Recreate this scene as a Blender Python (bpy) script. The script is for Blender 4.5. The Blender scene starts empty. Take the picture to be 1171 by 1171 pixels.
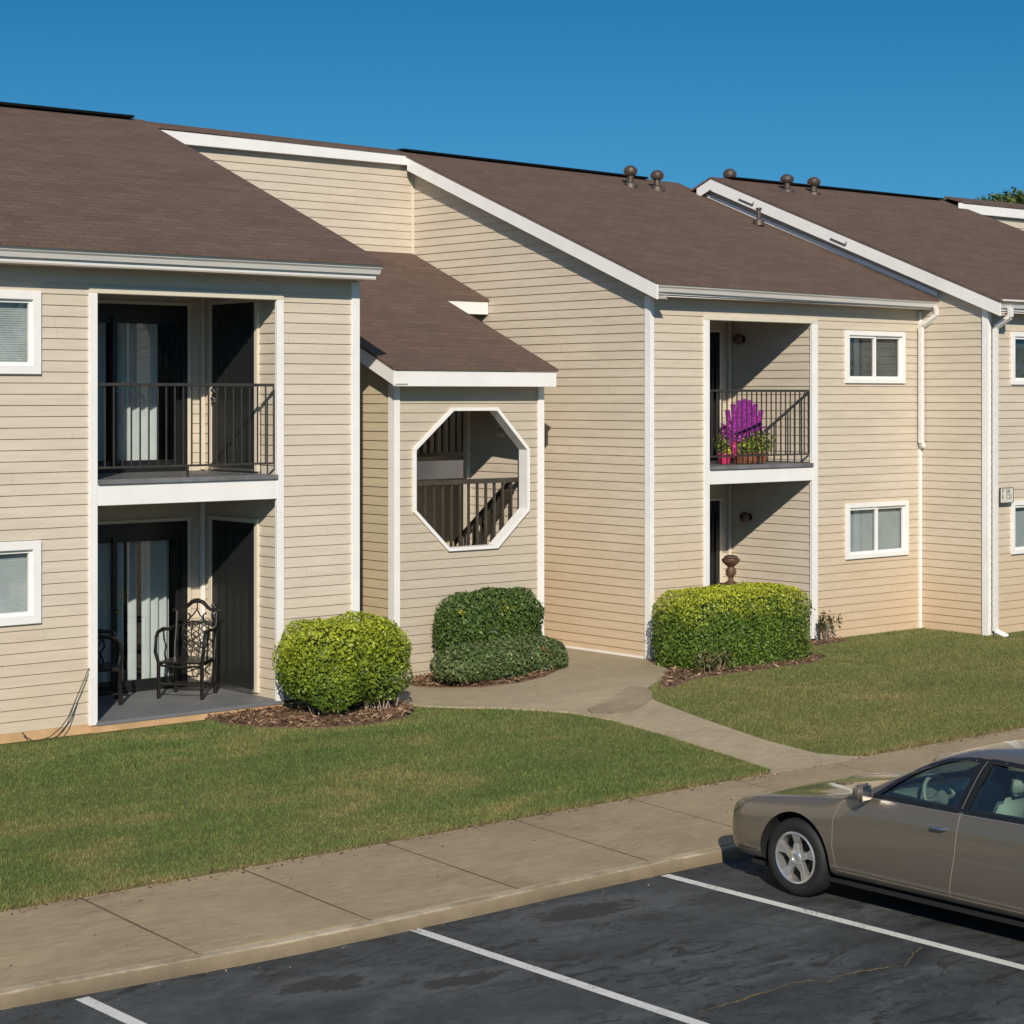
import bpy, bmesh, math, random
import numpy as np
from mathutils import Vector, Matrix, noise
from mathutils.geometry import delaunay_2d_cdt
from mathutils.bvhtree import BVHTree
R=math.radians
random.seed(7); rng=np.random.default_rng(7)
S=bpy.context.scene
COL=S.collection

# ------------------------------------------------------------ materials
def newmat(name):
    m=bpy.data.materials.new(name); m.use_nodes=True
    nt=m.node_tree; b=nt.nodes['Principled BSDF']
    return m,nt,b
def nd(nt,t,**k):
    n=nt.nodes.new(t)
    for a,v in k.items():
        if a in n.inputs.keys() if not hasattr(n,a) else False: n.inputs[a].default_value=v
        else: setattr(n,a,v)
    return n
def setin(n,**k):
    for a,v in k.items(): n.inputs[a.replace('_',' ')].default_value=v
def c4(c): return (c[0],c[1],c[2],1)
def coords(nt,scale=(1,1,1),kind='Object'):
    tc=nt.nodes.new('ShaderNodeTexCoord'); mp=nt.nodes.new('ShaderNodeMapping')
    nt.links.new(tc.outputs[kind],mp.inputs[0]); mp.inputs['Scale'].default_value=scale
    return mp.outputs[0]
def noise_(nt,vec,scale,detail=4,rough=.55,dist=0):
    n=nt.nodes.new('ShaderNodeTexNoise'); setin(n,Scale=scale,Detail=detail,Roughness=rough,Distortion=dist)
    nt.links.new(vec,n.inputs['Vector']); return n.outputs['Fac']
def ramp(nt,fac,stops):
    r=nt.nodes.new('ShaderNodeValToRGB'); e=r.color_ramp.elements
    while len(e)<len(stops): e.new(.5)
    for i,(p,c) in enumerate(stops): e[i].position=p; e[i].color=c4(c) if not isinstance(c,(int,float)) else (c,c,c,1)
    nt.links.new(fac,r.inputs[0]); return r.outputs[0]
def mix(nt,fac,a,b,mode='MIX'):
    m=nt.nodes.new('ShaderNodeMix'); m.data_type='RGBA'; m.blend_type=mode
    for s,v in ((0,fac),(6,a),(7,b)):
        if isinstance(v,(int,float)): m.inputs[s].default_value=v
        elif isinstance(v,tuple): m.inputs[s].default_value=c4(v)
        else: nt.links.new(v,m.inputs[s])
    return m.outputs[2]
def bump(nt,b,h,strength=.3,dist=.01):
    n=nt.nodes.new('ShaderNodeBump'); setin(n,Strength=strength,Distance=dist)
    nt.links.new(h,n.inputs['Height']); nt.links.new(n.outputs[0],b.inputs['Normal'])
def simple(name,c,rough=.6,metal=0,var=.12,scale=6,bmp=0,bscale=60,stretch=(1,1,1),spec=.5,coat=0):
    m,nt,b=newmat(name); v=coords(nt,stretch)
    f=noise_(nt,v,scale)
    lo=tuple(x*(1-var) for x in c); hi=tuple(min(1,x*(1+var)) for x in c)
    nt.links.new(ramp(nt,f,[(.3,lo),(.7,hi)]),b.inputs['Base Color'])
    setin(b,Roughness=rough,Metallic=metal); b.inputs['Specular IOR Level'].default_value=spec
    if coat: b.inputs['Coat Weight'].default_value=coat; b.inputs['Coat Roughness'].default_value=.04
    if bmp: bump(nt,b,noise_(nt,v,bscale),bmp,.004)
    return m
def siding_mat(name,base,warm,zlo=0.0,zhi=2.2,amt=.6):
    m,nt,b=newmat(name)
    v=coords(nt,(.5,.5,3)); f=noise_(nt,v,1.6,5)
    col=ramp(nt,f,[(.3,tuple(x*.93 for x in base)),(.7,tuple(x*1.05 for x in base))])
    # clay-coloured grime that wicks up from the soil, irregular edge
    tc=nt.nodes.new('ShaderNodeTexCoord'); sp=nt.nodes.new('ShaderNodeSeparateXYZ'); nt.links.new(tc.outputs['Object'],sp.inputs[0])
    mr=nt.nodes.new('ShaderNodeMapRange'); mr.inputs[1].default_value=zlo; mr.inputs[2].default_value=zhi; mr.inputs[3].default_value=1; mr.inputs[4].default_value=0
    nz=noise_(nt,coords(nt,(.6,.6,1)),1.1,4); ad=nt.nodes.new('ShaderNodeMath'); ad.operation='MULTIPLY_ADD'; ad.inputs[1].default_value=2.2
    nt.links.new(nz,ad.inputs[0]); ms=nt.nodes.new('ShaderNodeMath'); ms.operation='SUBTRACT'; nt.links.new(sp.outputs[2],ms.inputs[0]);
    nt.links.new(ms.outputs[0],ad.inputs[2]); ms.inputs[1].default_value=1.1; nt.links.new(ad.outputs[0],mr.inputs[0])
    mu=nt.nodes.new('ShaderNodeMath'); mu.operation='MULTIPLY'; mu.inputs[1].default_value=amt; nt.links.new(mr.outputs[0],mu.inputs[0])
    col=mix(nt,mu.outputs[0],col,warm)
    # streaky vinyl grain and per-course tone
    g=noise_(nt,coords(nt,(1,1,8.26)),3,3); col=mix(nt,.12,col,ramp(nt,g,[(.35,(.45,.4,.3)),(.65,(1,1,1))]),'MULTIPLY')
    nt.links.new(col,b.inputs['Base Color']); setin(b,Roughness=.55); b.inputs['Specular IOR Level'].default_value=.3
    bump(nt,b,noise_(nt,coords(nt,(2,2,30)),6,3),.15,.004)
    return m
M={}
M['siding']=siding_mat('vinyl_siding',(.60,.53,.435),(.58,.45,.29),0,1.6,.35)
M['siding_warm']=siding_mat('vinyl_siding_warm',(.595,.52,.415),(.59,.435,.275),0,2.2,.85)
M['siding_yellow']=siding_mat('vinyl_siding_yellow',(.53,.455,.32),(.53,.41,.25),0,2.0,.6)  # darker, yellower tone of the siding
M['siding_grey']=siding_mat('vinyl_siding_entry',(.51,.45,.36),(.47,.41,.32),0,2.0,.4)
M['white']=simple('white_trim',(.80,.79,.77),.45,var=.04,scale=3)
M['cream']=simple('cream_trim',(.66,.60,.49),.5,var=.05)
M['gutter']=simple('gutter_metal',(.72,.705,.68),.4,var=.06,scale=4,stretch=(.4,3,3))
M['soffit']=simple('soffit',(.42,.38,.32),.6,var=.05)
M['darkmetal']=simple('dark_railing_paint',(.045,.04,.034),.4,var=.2)
M['black']=simple('black_frame',(.012,.013,.014),.35,var=.2)
M['chair']=simple('black_iron',(.012,.010,.009),.3,var=.4,scale=20,bmp=.2,bscale=80)
M['blackedge']=simple('ridge_vent_black',(.006,.006,.006),.8,spec=.1)
M['deck']=simple('deck_floor_paint',(.15,.15,.155),.6,var=.25,scale=5,bmp=.2)
M['patio']=simple('grey_painted_slab',(.16,.165,.175),.6,var=.12,scale=2,bmp=.15)
M['foundation']=simple('clay_stained_foundation',(.52,.33,.17),.8,var=.2,scale=3,bmp=.4,bscale=40)
M['curtain']=simple('curtain_cloth',(.72,.73,.72),.8,var=.06)
M['blind']=simple('window_blind',(.62,.63,.62),.6,var=.14,scale=3)
M['blindmid']=simple('grey_window_blind',(.50,.53,.53),.6,var=.1,scale=3)
M['blinddark']=simple('dark_window_screen',(.11,.12,.115),.6,var=.5,scale=2)
M['doorblack']=simple('black_storm_door',(.016,.018,.017),.35,var=.15,scale=2,stretch=(6,6,.3))
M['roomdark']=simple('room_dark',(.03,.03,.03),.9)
M['woodrail']=simple('brown_stair_paint',(.055,.046,.034),.5,var=.2)
M['metal']=simple('brushed_metal',(.6,.58,.55),.25,1,var=.1)
M['vent']=simple('weathered_roof_vent',(.10,.075,.062),.5,.4,var=.45,scale=15,bmp=.3)
M['bronze']=simple('brown_urn_glaze',(.11,.06,.038),.45,var=.4,scale=25,bmp=.4,bscale=60)
M['tanpot']=simple('terracotta',(.22,.085,.04),.7,var=.3,scale=20)
M['pinkpot']=simple('pink_pot',(.45,.03,.10),.4)
M['bark']=simple('bark',(.20,.15,.11),.9,var=.35,scale=20,bmp=.6)
M['rubber']=simple('tyre_rubber',(.011,.011,.011),.7,var=.2,scale=8)
M['cable']=simple('cable',(.05,.045,.03),.6)
M['signface']=simple('sign_face',(.66,.64,.55),.4,var=.03)
M['signink']=simple('sign_ink',(.10,.09,.075),.5)

def roof_mat():
    m,nt,b=newmat('brown_asphalt_shingle')
    v=coords(nt,(1,1.08,0)); 
    br=nt.nodes.new('ShaderNodeTexBrick'); nt.links.new(v,br.inputs[0])
    setin(br,Color1=c4((.113,.076,.060)),Color2=c4((.136,.092,.072)),Mortar=c4((.075,.05,.038)),Scale=1.0)
    br.inputs['Mortar Size'].default_value=.006; br.inputs['Brick Width'].default_value=.30; br.inputs['Row Height'].default_value=.14; br.inputs['Bias'].default_value=.1
    f=noise_(nt,coords(nt,(1,3,1)),1.2,6); f2=noise_(nt,coords(nt),60,3)
    col=mix(nt,1,br.outputs[0],ramp(nt,f,[(.3,(.9,.9,.9)),(.7,(1.1,1.09,1.06))]),'MULTIPLY')
    col=mix(nt,.7,col,ramp(nt,f2,[(.3,(.75,.75,.75)),(.7,(1.22,1.21,1.2))]),'MULTIPLY')
    nt.links.new(col,b.inputs['Base Color']); setin(b,Roughness=.9); b.inputs['Specular IOR Level'].default_value=.25
    ad=nt.nodes.new('ShaderNodeMath'); ad.operation='MULTIPLY_ADD'; ad.inputs[1].default_value=.5; nt.links.new(f2,ad.inputs[0]); nt.links.new(br.outputs[1],ad.inputs[2])
    bump(nt,b,ad.outputs[0],-.5,.006)
    return m
M['roof']=roof_mat()
def glass_mat(name,tint=(.75,.8,.8),refl=1.0,rough=.0,f0=.045):
    m=bpy.data.materials.new(name); m.use_nodes=True; nt=m.node_tree; nt.nodes.clear()
    o=nt.nodes.new('ShaderNodeOutputMaterial'); mx=nt.nodes.new('ShaderNodeMixShader'); t=nt.nodes.new('ShaderNodeBsdfTransparent'); g=nt.nodes.new('ShaderNodeBsdfGlossy')
    t.inputs[0].default_value=c4(tint); g.inputs[0].default_value=(refl,refl,refl,1); g.inputs['Roughness'].default_value=rough
    f=nt.nodes.new('ShaderNodeLayerWeight'); f.inputs[0].default_value=.5
    pw=nt.nodes.new('ShaderNodeMath'); pw.operation='POWER'; pw.inputs[1].default_value=4.0; nt.links.new(f.outputs['Facing'],pw.inputs[0])
    a=nt.nodes.new('ShaderNodeMath'); a.operation='MULTIPLY_ADD'; a.inputs[1].default_value=.85; a.inputs[2].default_value=f0; nt.links.new(pw.outputs[0],a.inputs[0])
    nt.links.new(a.outputs[0],mx.inputs[0]); nt.links.new(t.outputs[0],mx.inputs[1]); nt.links.new(g.outputs[0],mx.inputs[2]); nt.links.new(mx.outputs[0],o.inputs[0])
    return m
M['glass']=glass_mat('window_glass',(.86,.89,.89),.9)
M['cglass']=glass_mat('car_glass',(.58,.74,.72),1.0,.0,.11)
def asphalt():
    m,nt,b=newmat('asphalt')
    v=coords(nt); big=noise_(nt,coords(nt,(.55,1.1,1)),1.1,7,.62,1.2); fine=noise_(nt,v,130,2,.7); mid=noise_(nt,v,9,5,.6,.5)
    col=ramp(nt,big,[(.28,(.022,.023,.024)),(.40,(.046,.051,.054)),(.55,(.063,.070,.074)),(.66,(.086,.094,.100)),(.76,(.14,.15,.158))])
    col=mix(nt,.5,col,ramp(nt,mid,[(.32,(.55,.55,.55)),(.68,(1.35,1.35,1.35))]),'MULTIPLY')
    col=mix(nt,.8,col,ramp(nt,fine,[(.3,(.55,.55,.55)),(.7,(1.5,1.48,1.45))]),'MULTIPLY')
    nt.links.new(col,b.inputs['Base Color'])
    st=noise_(nt,coords(nt,(.9,2.2,1)),2.2,8,.72,1.8); st2=noise_(nt,coords(nt),.35,3,.5)
    k=nt.nodes.new('ShaderNodeMath'); k.operation='MULTIPLY'; nt.links.new(ramp(nt,st,[(.53,0),(.58,1)]),k.inputs[0]); nt.links.new(ramp(nt,st2,[(.44,0),(.54,1)]),k.inputs[1])
    col=mix(nt,k.outputs[0],col,(.030,.030,.029)); nt.links.new(col,b.inputs['Base Color'])
    tc=nt.nodes.new('ShaderNodeTexCoord')
    for (cx,cyy,rx,ry) in ((11.1,12.05,1.15,.42),(8.25,11.75,.75,.33),(9.1,11.2,.8,.25),(7.3,10.9,.5,.3)):
        mp=nt.nodes.new('ShaderNodeMapping'); mp.vector_type='TEXTURE'; mp.inputs['Location'].default_value=(cx,cyy,-.6); mp.inputs['Scale'].default_value=(rx,ry,1); mp.inputs['Rotation'].default_value=(0,0,-.12); nt.links.new(tc.outputs['Object'],mp.inputs[0])
        ln=nt.nodes.new('ShaderNodeVectorMath'); ln.operation='LENGTH'; nt.links.new(mp.outputs[0],ln.inputs[0])
        ad=nt.nodes.new('ShaderNodeMath'); ad.operation='MULTIPLY_ADD'; ad.inputs[1].default_value=1.5; nt.links.new(noise_(nt,coords(nt,(1,1.8,1)),4.5,7,.7,.8),ad.inputs[0]); nt.links.new(ln.outputs['Value'],ad.inputs[2])
        col=mix(nt,ramp(nt,ad.outputs[0],[(.0,0),(.98,0)]),col,col) if False else col
        h=nt.nodes.new('ShaderNodeMapRange'); h.inputs[1].default_value=1.75; h.inputs[2].default_value=1.35; nt.links.new(ad.outputs[0],h.inputs[0])
        d=nt.nodes.new('ShaderNodeMapRange'); d.inputs[1].default_value=1.28; d.inputs[2].default_value=1.15; nt.links.new(ad.outputs[0],d.inputs[0])
        hm=nt.nodes.new('ShaderNodeMath'); hm.operation='MULTIPLY'; hm.inputs[1].default_value=.45; nt.links.new(h.outputs[0],hm.inputs[0])
        dm=nt.nodes.new('ShaderNodeMath'); dm.operation='MULTIPLY'; dm.inputs[1].default_value=.8; nt.links.new(d.outputs[0],dm.inputs[0])
        col=mix(nt,hm.outputs[0],col,(.125,.132,.135)); col=mix(nt,dm.outputs[0],col,(.026,.025,.023))
    nt.links.new(col,b.inputs['Base Color'])
    nt.links.new(ramp(nt,big,[(.3,.55),(.6,.9)]),b.inputs['Roughness']); b.inputs['Specular IOR Level'].default_value=.4
    bump(nt,b,fine,.9,.008); return m
M['asphalt']=asphalt()
def concrete(name,c,var=.25):
    m,nt,b=newmat(name); v=coords(nt)
    big=noise_(nt,coords(nt,(.7,1.2,1)),.9,6,.6,.8); mid=noise_(nt,coords(nt,(1,4,1)),5,5,.65); fine=noise_(nt,v,160,2,.7)
    col=ramp(nt,big,[(.3,tuple(x*(1-var) for x in c)),(.5,c),(.72,tuple(x*(1+var*.8) for x in c))])
    col=mix(nt,.6,col,ramp(nt,mid,[(.3,(.72,.7,.68)),(.7,(1.18,1.18,1.18))]),'MULTIPLY')
    col=mix(nt,.5,col,ramp(nt,fine,[(.3,(.6,.6,.6)),(.7,(1.35,1.35,1.35))]),'MULTIPLY')
    nt.links.new(col,b.inputs['Base Color']); setin(b,Roughness=.9); b.inputs['Specular IOR Level'].default_value=.25
    bump(nt,b,fine,.35,.004); return m
M['walk']=concrete('sidewalk_concrete',(.335,.266,.172),.2)
M['curb']=concrete('curb_concrete',(.27,.215,.14),.35)
M['path']=concrete('path_concrete',(.375,.312,.215),.14)
M['step']=concrete('stained_step',(.30,.25,.175),.25)
def curb_dirt():
    nt=M['curb'].node_tree; b=nt.nodes['Principled BSDF']; src=b.inputs['Base Color'].links[0].from_socket
    tc=nt.nodes.new('ShaderNodeTexCoord'); sp=nt.nodes.new('ShaderNodeSeparateXYZ'); nt.links.new(tc.outputs['Object'],sp.inputs[0])
    ad=nt.nodes.new('ShaderNodeMath'); ad.operation='MULTIPLY_ADD'; ad.inputs[1].default_value=.05; nt.links.new(noise_(nt,coords(nt),2.5,6,.7),ad.inputs[0]); nt.links.new(sp.outputs[2],ad.inputs[2])
    nt.links.new(mix(nt,1,src,ramp(nt,ad.outputs[0],[(0,1),(1,1)]),'MULTIPLY'),b.inputs['Base Color'])
    mr=nt.nodes.new('ShaderNodeMapRange'); mr.inputs[1].default_value=-.56; mr.inputs[2].default_value=-.50; nt.links.new(ad.outputs[0],mr.inputs[0])
    c1=mix(nt,.55,mix(nt,mr.outputs[0],(.11,.09,.06),(.20,.165,.11)),src)
    m2=nt.nodes.new('ShaderNodeMapRange'); m2.inputs[1].default_value=-.482; m2.inputs[2].default_value=-.472; nt.links.new(ad.outputs[0],m2.inputs[0])
    br=nt.nodes.new('ShaderNodeMath'); br.operation='MULTIPLY'; nt.links.new(m2.outputs[0],br.inputs[0]); nt.links.new(ramp(nt,noise_(nt,coords(nt),1.7,5,.75),[(.38,.15),(.6,1)]),br.inputs[1])
    nt.links.new(mix(nt,br.outputs[0],c1,(.43,.37,.27)),b.inputs['Base Color'])
curb_dirt()
def line_mat():
    m,nt,b=newmat('worn_road_paint'); v=coords(nt); f=noise_(nt,v,35,5,.75); f2=noise_(nt,v,3,3)
    ad=nt.nodes.new('ShaderNodeMath'); ad.operation='MULTIPLY_ADD'; ad.inputs[1].default_value=.6; nt.links.new(f2,ad.inputs[0]); nt.links.new(f,ad.inputs[2])
    nt.links.new(ramp(nt,ad.outputs[0],[(.60,(.08,.08,.08)),(.66,(.40,.40,.38)),(.74,(.60,.60,.57)),(.95,(.66,.66,.63))]),b.inputs['Base Color']); setin(b,Roughness=.8); return m
M['line']=line_mat()
def soil(name,a,b_,sc=30):
    m,nt,b=newmat(name); v=coords(nt)
    f=noise_(nt,v,sc,5,.7,1.5); g=noise_(nt,v,1.3,4)
    col=ramp(nt,f,[(.32,tuple(x*.45 for x in a)),(.5,a),(.68,b_)])
    col=mix(nt,.6,col,ramp(nt,g,[(.3,(.75,.75,.75)),(.7,(1.2,1.2,1.2))]),'MULTIPLY')
    nt.links.new(col,b.inputs['Base Color']); setin(b,Roughness=.95); bump(nt,b,f,.9,.02); return m
M['mulch']=soil('pine_mulch',(.17,.10,.06),(.33,.22,.14),45)
M['soil']=soil('joint_soil',(.13,.105,.068),(.20,.165,.11),25)
M['crack']=soil('sand_in_crack',(.16,.12,.06),(.34,.25,.12),40)
def lawn_color(nt):
    v=coords(nt); big=noise_(nt,coords(nt,(.35,.9,1)),1.6,6,.62,.6); mid=noise_(nt,v,4.5,5,.65)
    col=ramp(nt,big,[(.28,(.085,.132,.038)),(.48,(.122,.163,.050)),(.60,(.178,.188,.068)),(.76,(.30,.245,.115))])
    col=mix(nt,.55,col,ramp(nt,mid,[(.3,(.72,.85,.7)),(.7,(1.3,1.2,1.15))]),'MULTIPLY')
    # the right-hand lawn is drier
    sp=nt.nodes.new('ShaderNodeSeparateXYZ'); nt.links.new(v,sp.inputs[0])
    mr=nt.nodes.new('ShaderNodeMapRange'); mr.inputs[1].default_value=15.5; mr.inputs[2].default_value=18; mr.inputs[3].default_value=0; mr.inputs[4].default_value=.32; nt.links.new(sp.outputs[0],mr.inputs[0])
    col=mix(nt,mr.outputs[0],col,(.235,.205,.085))
    ey=nt.nodes.new('ShaderNodeMath'); ey.operation='MULTIPLY_ADD'; ey.inputs[1].default_value=.22; nt.links.new(noise_(nt,v,5,4,.7),ey.inputs[0]); nt.links.new(sp.outputs[1],ey.inputs[2])
    mr2=nt.nodes.new('ShaderNodeMapRange'); mr2.inputs[1].default_value=14.58; mr2.inputs[2].default_value=14.74; mr2.inputs[3].default_value=.75; mr2.inputs[4].default_value=0; nt.links.new(ey.outputs[0],mr2.inputs[0])
    return mix(nt,mr2.outputs[0],col,(.27,.20,.10)),v
def lawn_ground():
    m,nt,b=newmat('lawn_soil'); c,v=lawn_color(nt)
    c=mix(nt,.45,c,(.12,.09,.045)); nt.links.new(c,b.inputs['Base Color']); setin(b,Roughness=1); b.inputs['Specular IOR Level'].default_value=.1
    bump(nt,b,noise_(nt,v,60,4),1,.02); return m
def grass_mat():
    m,nt,b=newmat('grass_blades'); c,v=lawn_color(nt)
    g=nt.nodes.new('ShaderNodeNewGeometry')
    r=ramp(nt,g.outputs['Random Per Island'],[(0,(.72,.78,.7)),(.5,(1,1,1)),(.9,(1.2,1.17,1.08)),(1,(1.5,1.35,1.2))])
    nt.links.new(mix(nt,1,c,r,'MULTIPLY'),b.inputs['Base Color']); setin(b,Roughness=.6); b.inputs['Specular IOR Level'].default_value=.2
    b.inputs['Subsurface Weight'].default_value=0
    return m
M['lawn']=lawn_ground(); M['grass']=grass_mat()
def leaf_mat(name,lo,hi,top=None,z0=0,z1=1,spots=None):
    m,nt,b=newmat(name); g=nt.nodes.new('ShaderNodeNewGeometry'); v=coords(nt)
    c=ramp(nt,g.outputs['Random Per Island'],[(0,tuple(x*.6 for x in lo)),(.5,lo),(1,hi)])
    f=noise_(nt,v,4,4,.6)
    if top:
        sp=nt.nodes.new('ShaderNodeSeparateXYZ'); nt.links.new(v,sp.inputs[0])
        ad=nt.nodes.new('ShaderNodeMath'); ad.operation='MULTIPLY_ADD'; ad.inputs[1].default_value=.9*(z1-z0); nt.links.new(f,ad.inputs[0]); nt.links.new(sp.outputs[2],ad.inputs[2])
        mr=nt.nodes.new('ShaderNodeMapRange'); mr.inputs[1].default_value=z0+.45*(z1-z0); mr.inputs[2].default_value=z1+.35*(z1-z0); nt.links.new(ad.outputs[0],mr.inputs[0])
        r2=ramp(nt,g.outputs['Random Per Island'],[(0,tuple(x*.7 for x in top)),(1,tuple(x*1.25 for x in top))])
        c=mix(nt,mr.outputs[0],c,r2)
    c=mix(nt,.6,c,ramp(nt,f,[(.3,(.7,.75,.7)),(.7,(1.25,1.2,1.2))]),'MULTIPLY')
    nt.links.new(c,b.inputs['Base Color']); setin(b,Roughness=.5); b.inputs['Specular IOR Level'].default_value=.35
    return m
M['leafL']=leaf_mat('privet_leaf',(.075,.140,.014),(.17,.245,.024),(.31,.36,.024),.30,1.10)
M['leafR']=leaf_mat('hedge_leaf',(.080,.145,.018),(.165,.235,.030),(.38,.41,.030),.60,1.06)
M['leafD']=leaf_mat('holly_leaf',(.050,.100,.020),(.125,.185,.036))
M['leafJ']=leaf_mat('juniper_leaf',(.085,.128,.045),(.18,.22,.085))
M['leafT']=leaf_mat('tree_leaf',(.05,.09,.02),(.14,.17,.05))
M['leafRed']=leaf_mat('reddish_leaf',(.06,.07,.02),(.16,.09,.04))
M['leafY']=leaf_mat('lime_leaf',(.14,.20,.02),(.36,.38,.06))
M['flPink']=leaf_mat('pink_petal',(.60,.04,.20),(.75,.15,.5))
M['flMag']=leaf_mat('magenta_petal',(.36,.03,.34),(.60,.10,.55))
M['flRed']=leaf_mat('red_petal',(.5,.04,.02),(.7,.12,.06))
M['flYel']=leaf_mat('yellow_petal',(.55,.42,.03),(.8,.65,.10))
M['twig']=simple('twig',(.30,.24,.17),.8,var=.3,scale=10)
M['chip']=leaf_mat('mulch_chip',(.17,.10,.06),(.42,.28,.18))
def purple():
    m,nt,b=newmat('purple_flowered_fabric'); v=coords(nt)
    vo=nt.nodes.new('ShaderNodeTexVoronoi'); vo.inputs['Scale'].default_value=26; nt.links.new(v,vo.inputs['Vector'])
    c=ramp(nt,vo.outputs['Distance'],[(.0,(.48,.08,.40)),(.25,(.29,.018,.26)),(.5,(.16,.008,.18))])
    nt.links.new(c,b.inputs['Base Color']); setin(b,Roughness=.7); b.inputs['Specular IOR Level'].default_value=.15; return m
M['purple']=purple()
def paint(name,c):
    m,nt,b=newmat(name); f=noise_(nt,coords(nt),400,2)
    nt.links.new(ramp(nt,f,[(.3,tuple(x*.85 for x in c)),(.7,tuple(x*1.15 for x in c))]),b.inputs['Base Color'])
    setin(b,Roughness=.38,Metallic=.55); b.inputs['Coat Weight'].default_value=1; b.inputs['Coat Roughness'].default_value=.03; return m
M['paint']=paint('bronze_car_paint',(.195,.165,.130)); M['paint2']=paint('beige_car_paint',(.42,.34,.25))
M['cartrim']=simple('black_car_trim',(.012,.012,.013),.25,var=.1)
M['carwell']=simple('wheel_well',(.008,.008,.008),.9)
M['chrome']=simple('chrome',(.75,.75,.75),.12,1,var=.03)
M['alloy']=simple('alloy',(.66,.65,.64),.3,.8,var=.05)
M['alloy2']=simple('satin_trim',(.20,.20,.19),.45,.3,var=.05)
M['seamglint']=simple('panel_gap_glint',(.30,.26,.21),.5)  # highlight along the door gaps, put into a pale colour
M['taillens']=simple('red_lens',(.30,.015,.01),.15)
M['seat']=simple('tan_leather',(.36,.345,.27),.55,var=.08)
M['interior']=simple('interior_trim',(.22,.22,.19),.6)
M['lens']=simple('clear_lens',(.30,.28,.25),.08,.6,var=.2)

# ------------------------------------------------------------ mesh builder
class MB:
    def __init__(s,off=(0,0,0)): s.v=[];s.f=[];s.off=Vector(off)
    def add(s,vs,fs):
        n=len(s.v); s.v+= [tuple(v) for v in vs]; s.f+=[tuple(i+n for i in f) for f in fs]; return s
    def box(s,x0,x1,y0,y1,z0,z1):
        return s.add([(x0,y0,z0),(x1,y0,z0),(x1,y1,z0),(x0,y1,z0),(x0,y0,z1),(x1,y0,z1),(x1,y1,z1),(x0,y1,z1)],
         [(0,3,2,1),(4,5,6,7),(0,1,5,4),(1,2,6,5),(2,3,7,6),(3,0,4,7)])
    def hexa(s,a,b):  # two quads
        return s.add(list(a)+list(b),[(3,2,1,0),(4,5,6,7),(0,1,5,4),(1,2,6,5),(2,3,7,6),(3,0,4,7)])
    def bar(s,p,q,w,h,up=(0,0,1)):
        p=Vector(p);q=Vector(q);d=(q-p).normalized();u=Vector(up)
        a=d.cross(u)
        if a.length<1e-4: a=d.cross(Vector((0,1,0)))
        a.normalize(); b=a.cross(d).normalized(); a*=w/2;b*=h/2
        return s.hexa([p-a-b,p+a-b,p+a+b,p-a+b],[q-a-b,q+a-b,q+a+b,q-a+b])
    def tube(s,pts,r,n=8,close=False):
        pts=[Vector(p) for p in pts]; k=len(pts); base=len(s.v); rr=r if isinstance(r,(list,tuple)) else [r]*k
        ref=Vector((0.13,.2,1)).normalized(); rings=[]
        for i,p in enumerate(pts):
            if close: d=pts[(i+1)%k]-pts[i-1]
            else: d=pts[min(i+1,k-1)]-pts[max(i-1,0)]
            d.normalize(); 
            if abs(d.dot(ref))>.97: ref=Vector((1,.1,.05)).normalized()
            a=d.cross(ref).normalized(); b=a.cross(d)
            for j in range(n):
                t=2*math.pi*j/n; s.v.append(tuple(p+(a*math.cos(t)+b*math.sin(t))*rr[i]))
        m=k if close else k-1
        for i in range(m):
            for j in range(n):
                i2=(i+1)%k
                s.f.append((base+i*n+j,base+i*n+(j+1)%n,base+i2*n+(j+1)%n,base+i2*n+j))
        if not close:
            s.f.append(tuple(base+j for j in range(n-1,-1,-1))); s.f.append(tuple(base+(k-1)*n+j for j in range(n)))
        return s
    def lathe(s,prof,n=24,c=(0,0,0),axis='z'):
        base=len(s.v)
        for r,h in prof:
            for j in range(n):
                t=2*math.pi*j/n; x,y=r*math.cos(t),r*math.sin(t)
                p=(x,y,h) if axis=='z' else (h,x,y)
                s.v.append((p[0]+c[0],p[1]+c[1],p[2]+c[2]))
        for i in range(len(prof)-1):
            for j in range(n): s.f.append((base+i*n+j,base+i*n+(j+1)%n,base+(i+1)*n+(j+1)%n,base+(i+1)*n+j))
        s.f.append(tuple(base+j for j in range(n-1,-1,-1))); m=base+(len(prof)-1)*n; s.f.append(tuple(m+j for j in range(n)))
        return s
    def prism(s,poly,fn,a,b):
        k=len(poly); s.add([fn(p,a) for p in poly]+[fn(p,b) for p in poly],
          [tuple(range(k-1,-1,-1)),tuple(range(k,2*k))]+[(i,(i+1)%k,k+(i+1)%k,k+i) for i in range(k)]); return s
    def build(s,name,m,parent=None,smooth=False,bevel=0,normals=True,off=None):
        me=bpy.data.meshes.new(name); o=Vector(off) if off is not None else s.off
        me.from_pydata([(v[0]-o.x,v[1]-o.y,v[2]-o.z) for v in s.v],[],s.f); 
        if normals or bevel:
            bm=bmesh.new(); bm.from_mesh(me)
            if normals: bmesh.ops.recalc_face_normals(bm,faces=bm.faces)
            if bevel:
                bmesh.ops.bevel(bm,geom=[e for e in bm.edges if len(e.link_faces)==2 and e.calc_face_angle(0)>.6],offset=bevel,segments=2,affect='EDGES',clamp_overlap=True)
            bm.to_mesh(me); bm.free()
        if smooth:
            for p in me.polygons: p.use_smooth=True
            if smooth=='auto': me.set_sharp_from_angle(angle=R(40))
        me.materials.append(m)
        ob=bpy.data.objects.new(name,me); COL.objects.link(ob); ob.parent=parent
        if parent is None: ob.location=o
        return ob
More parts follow.
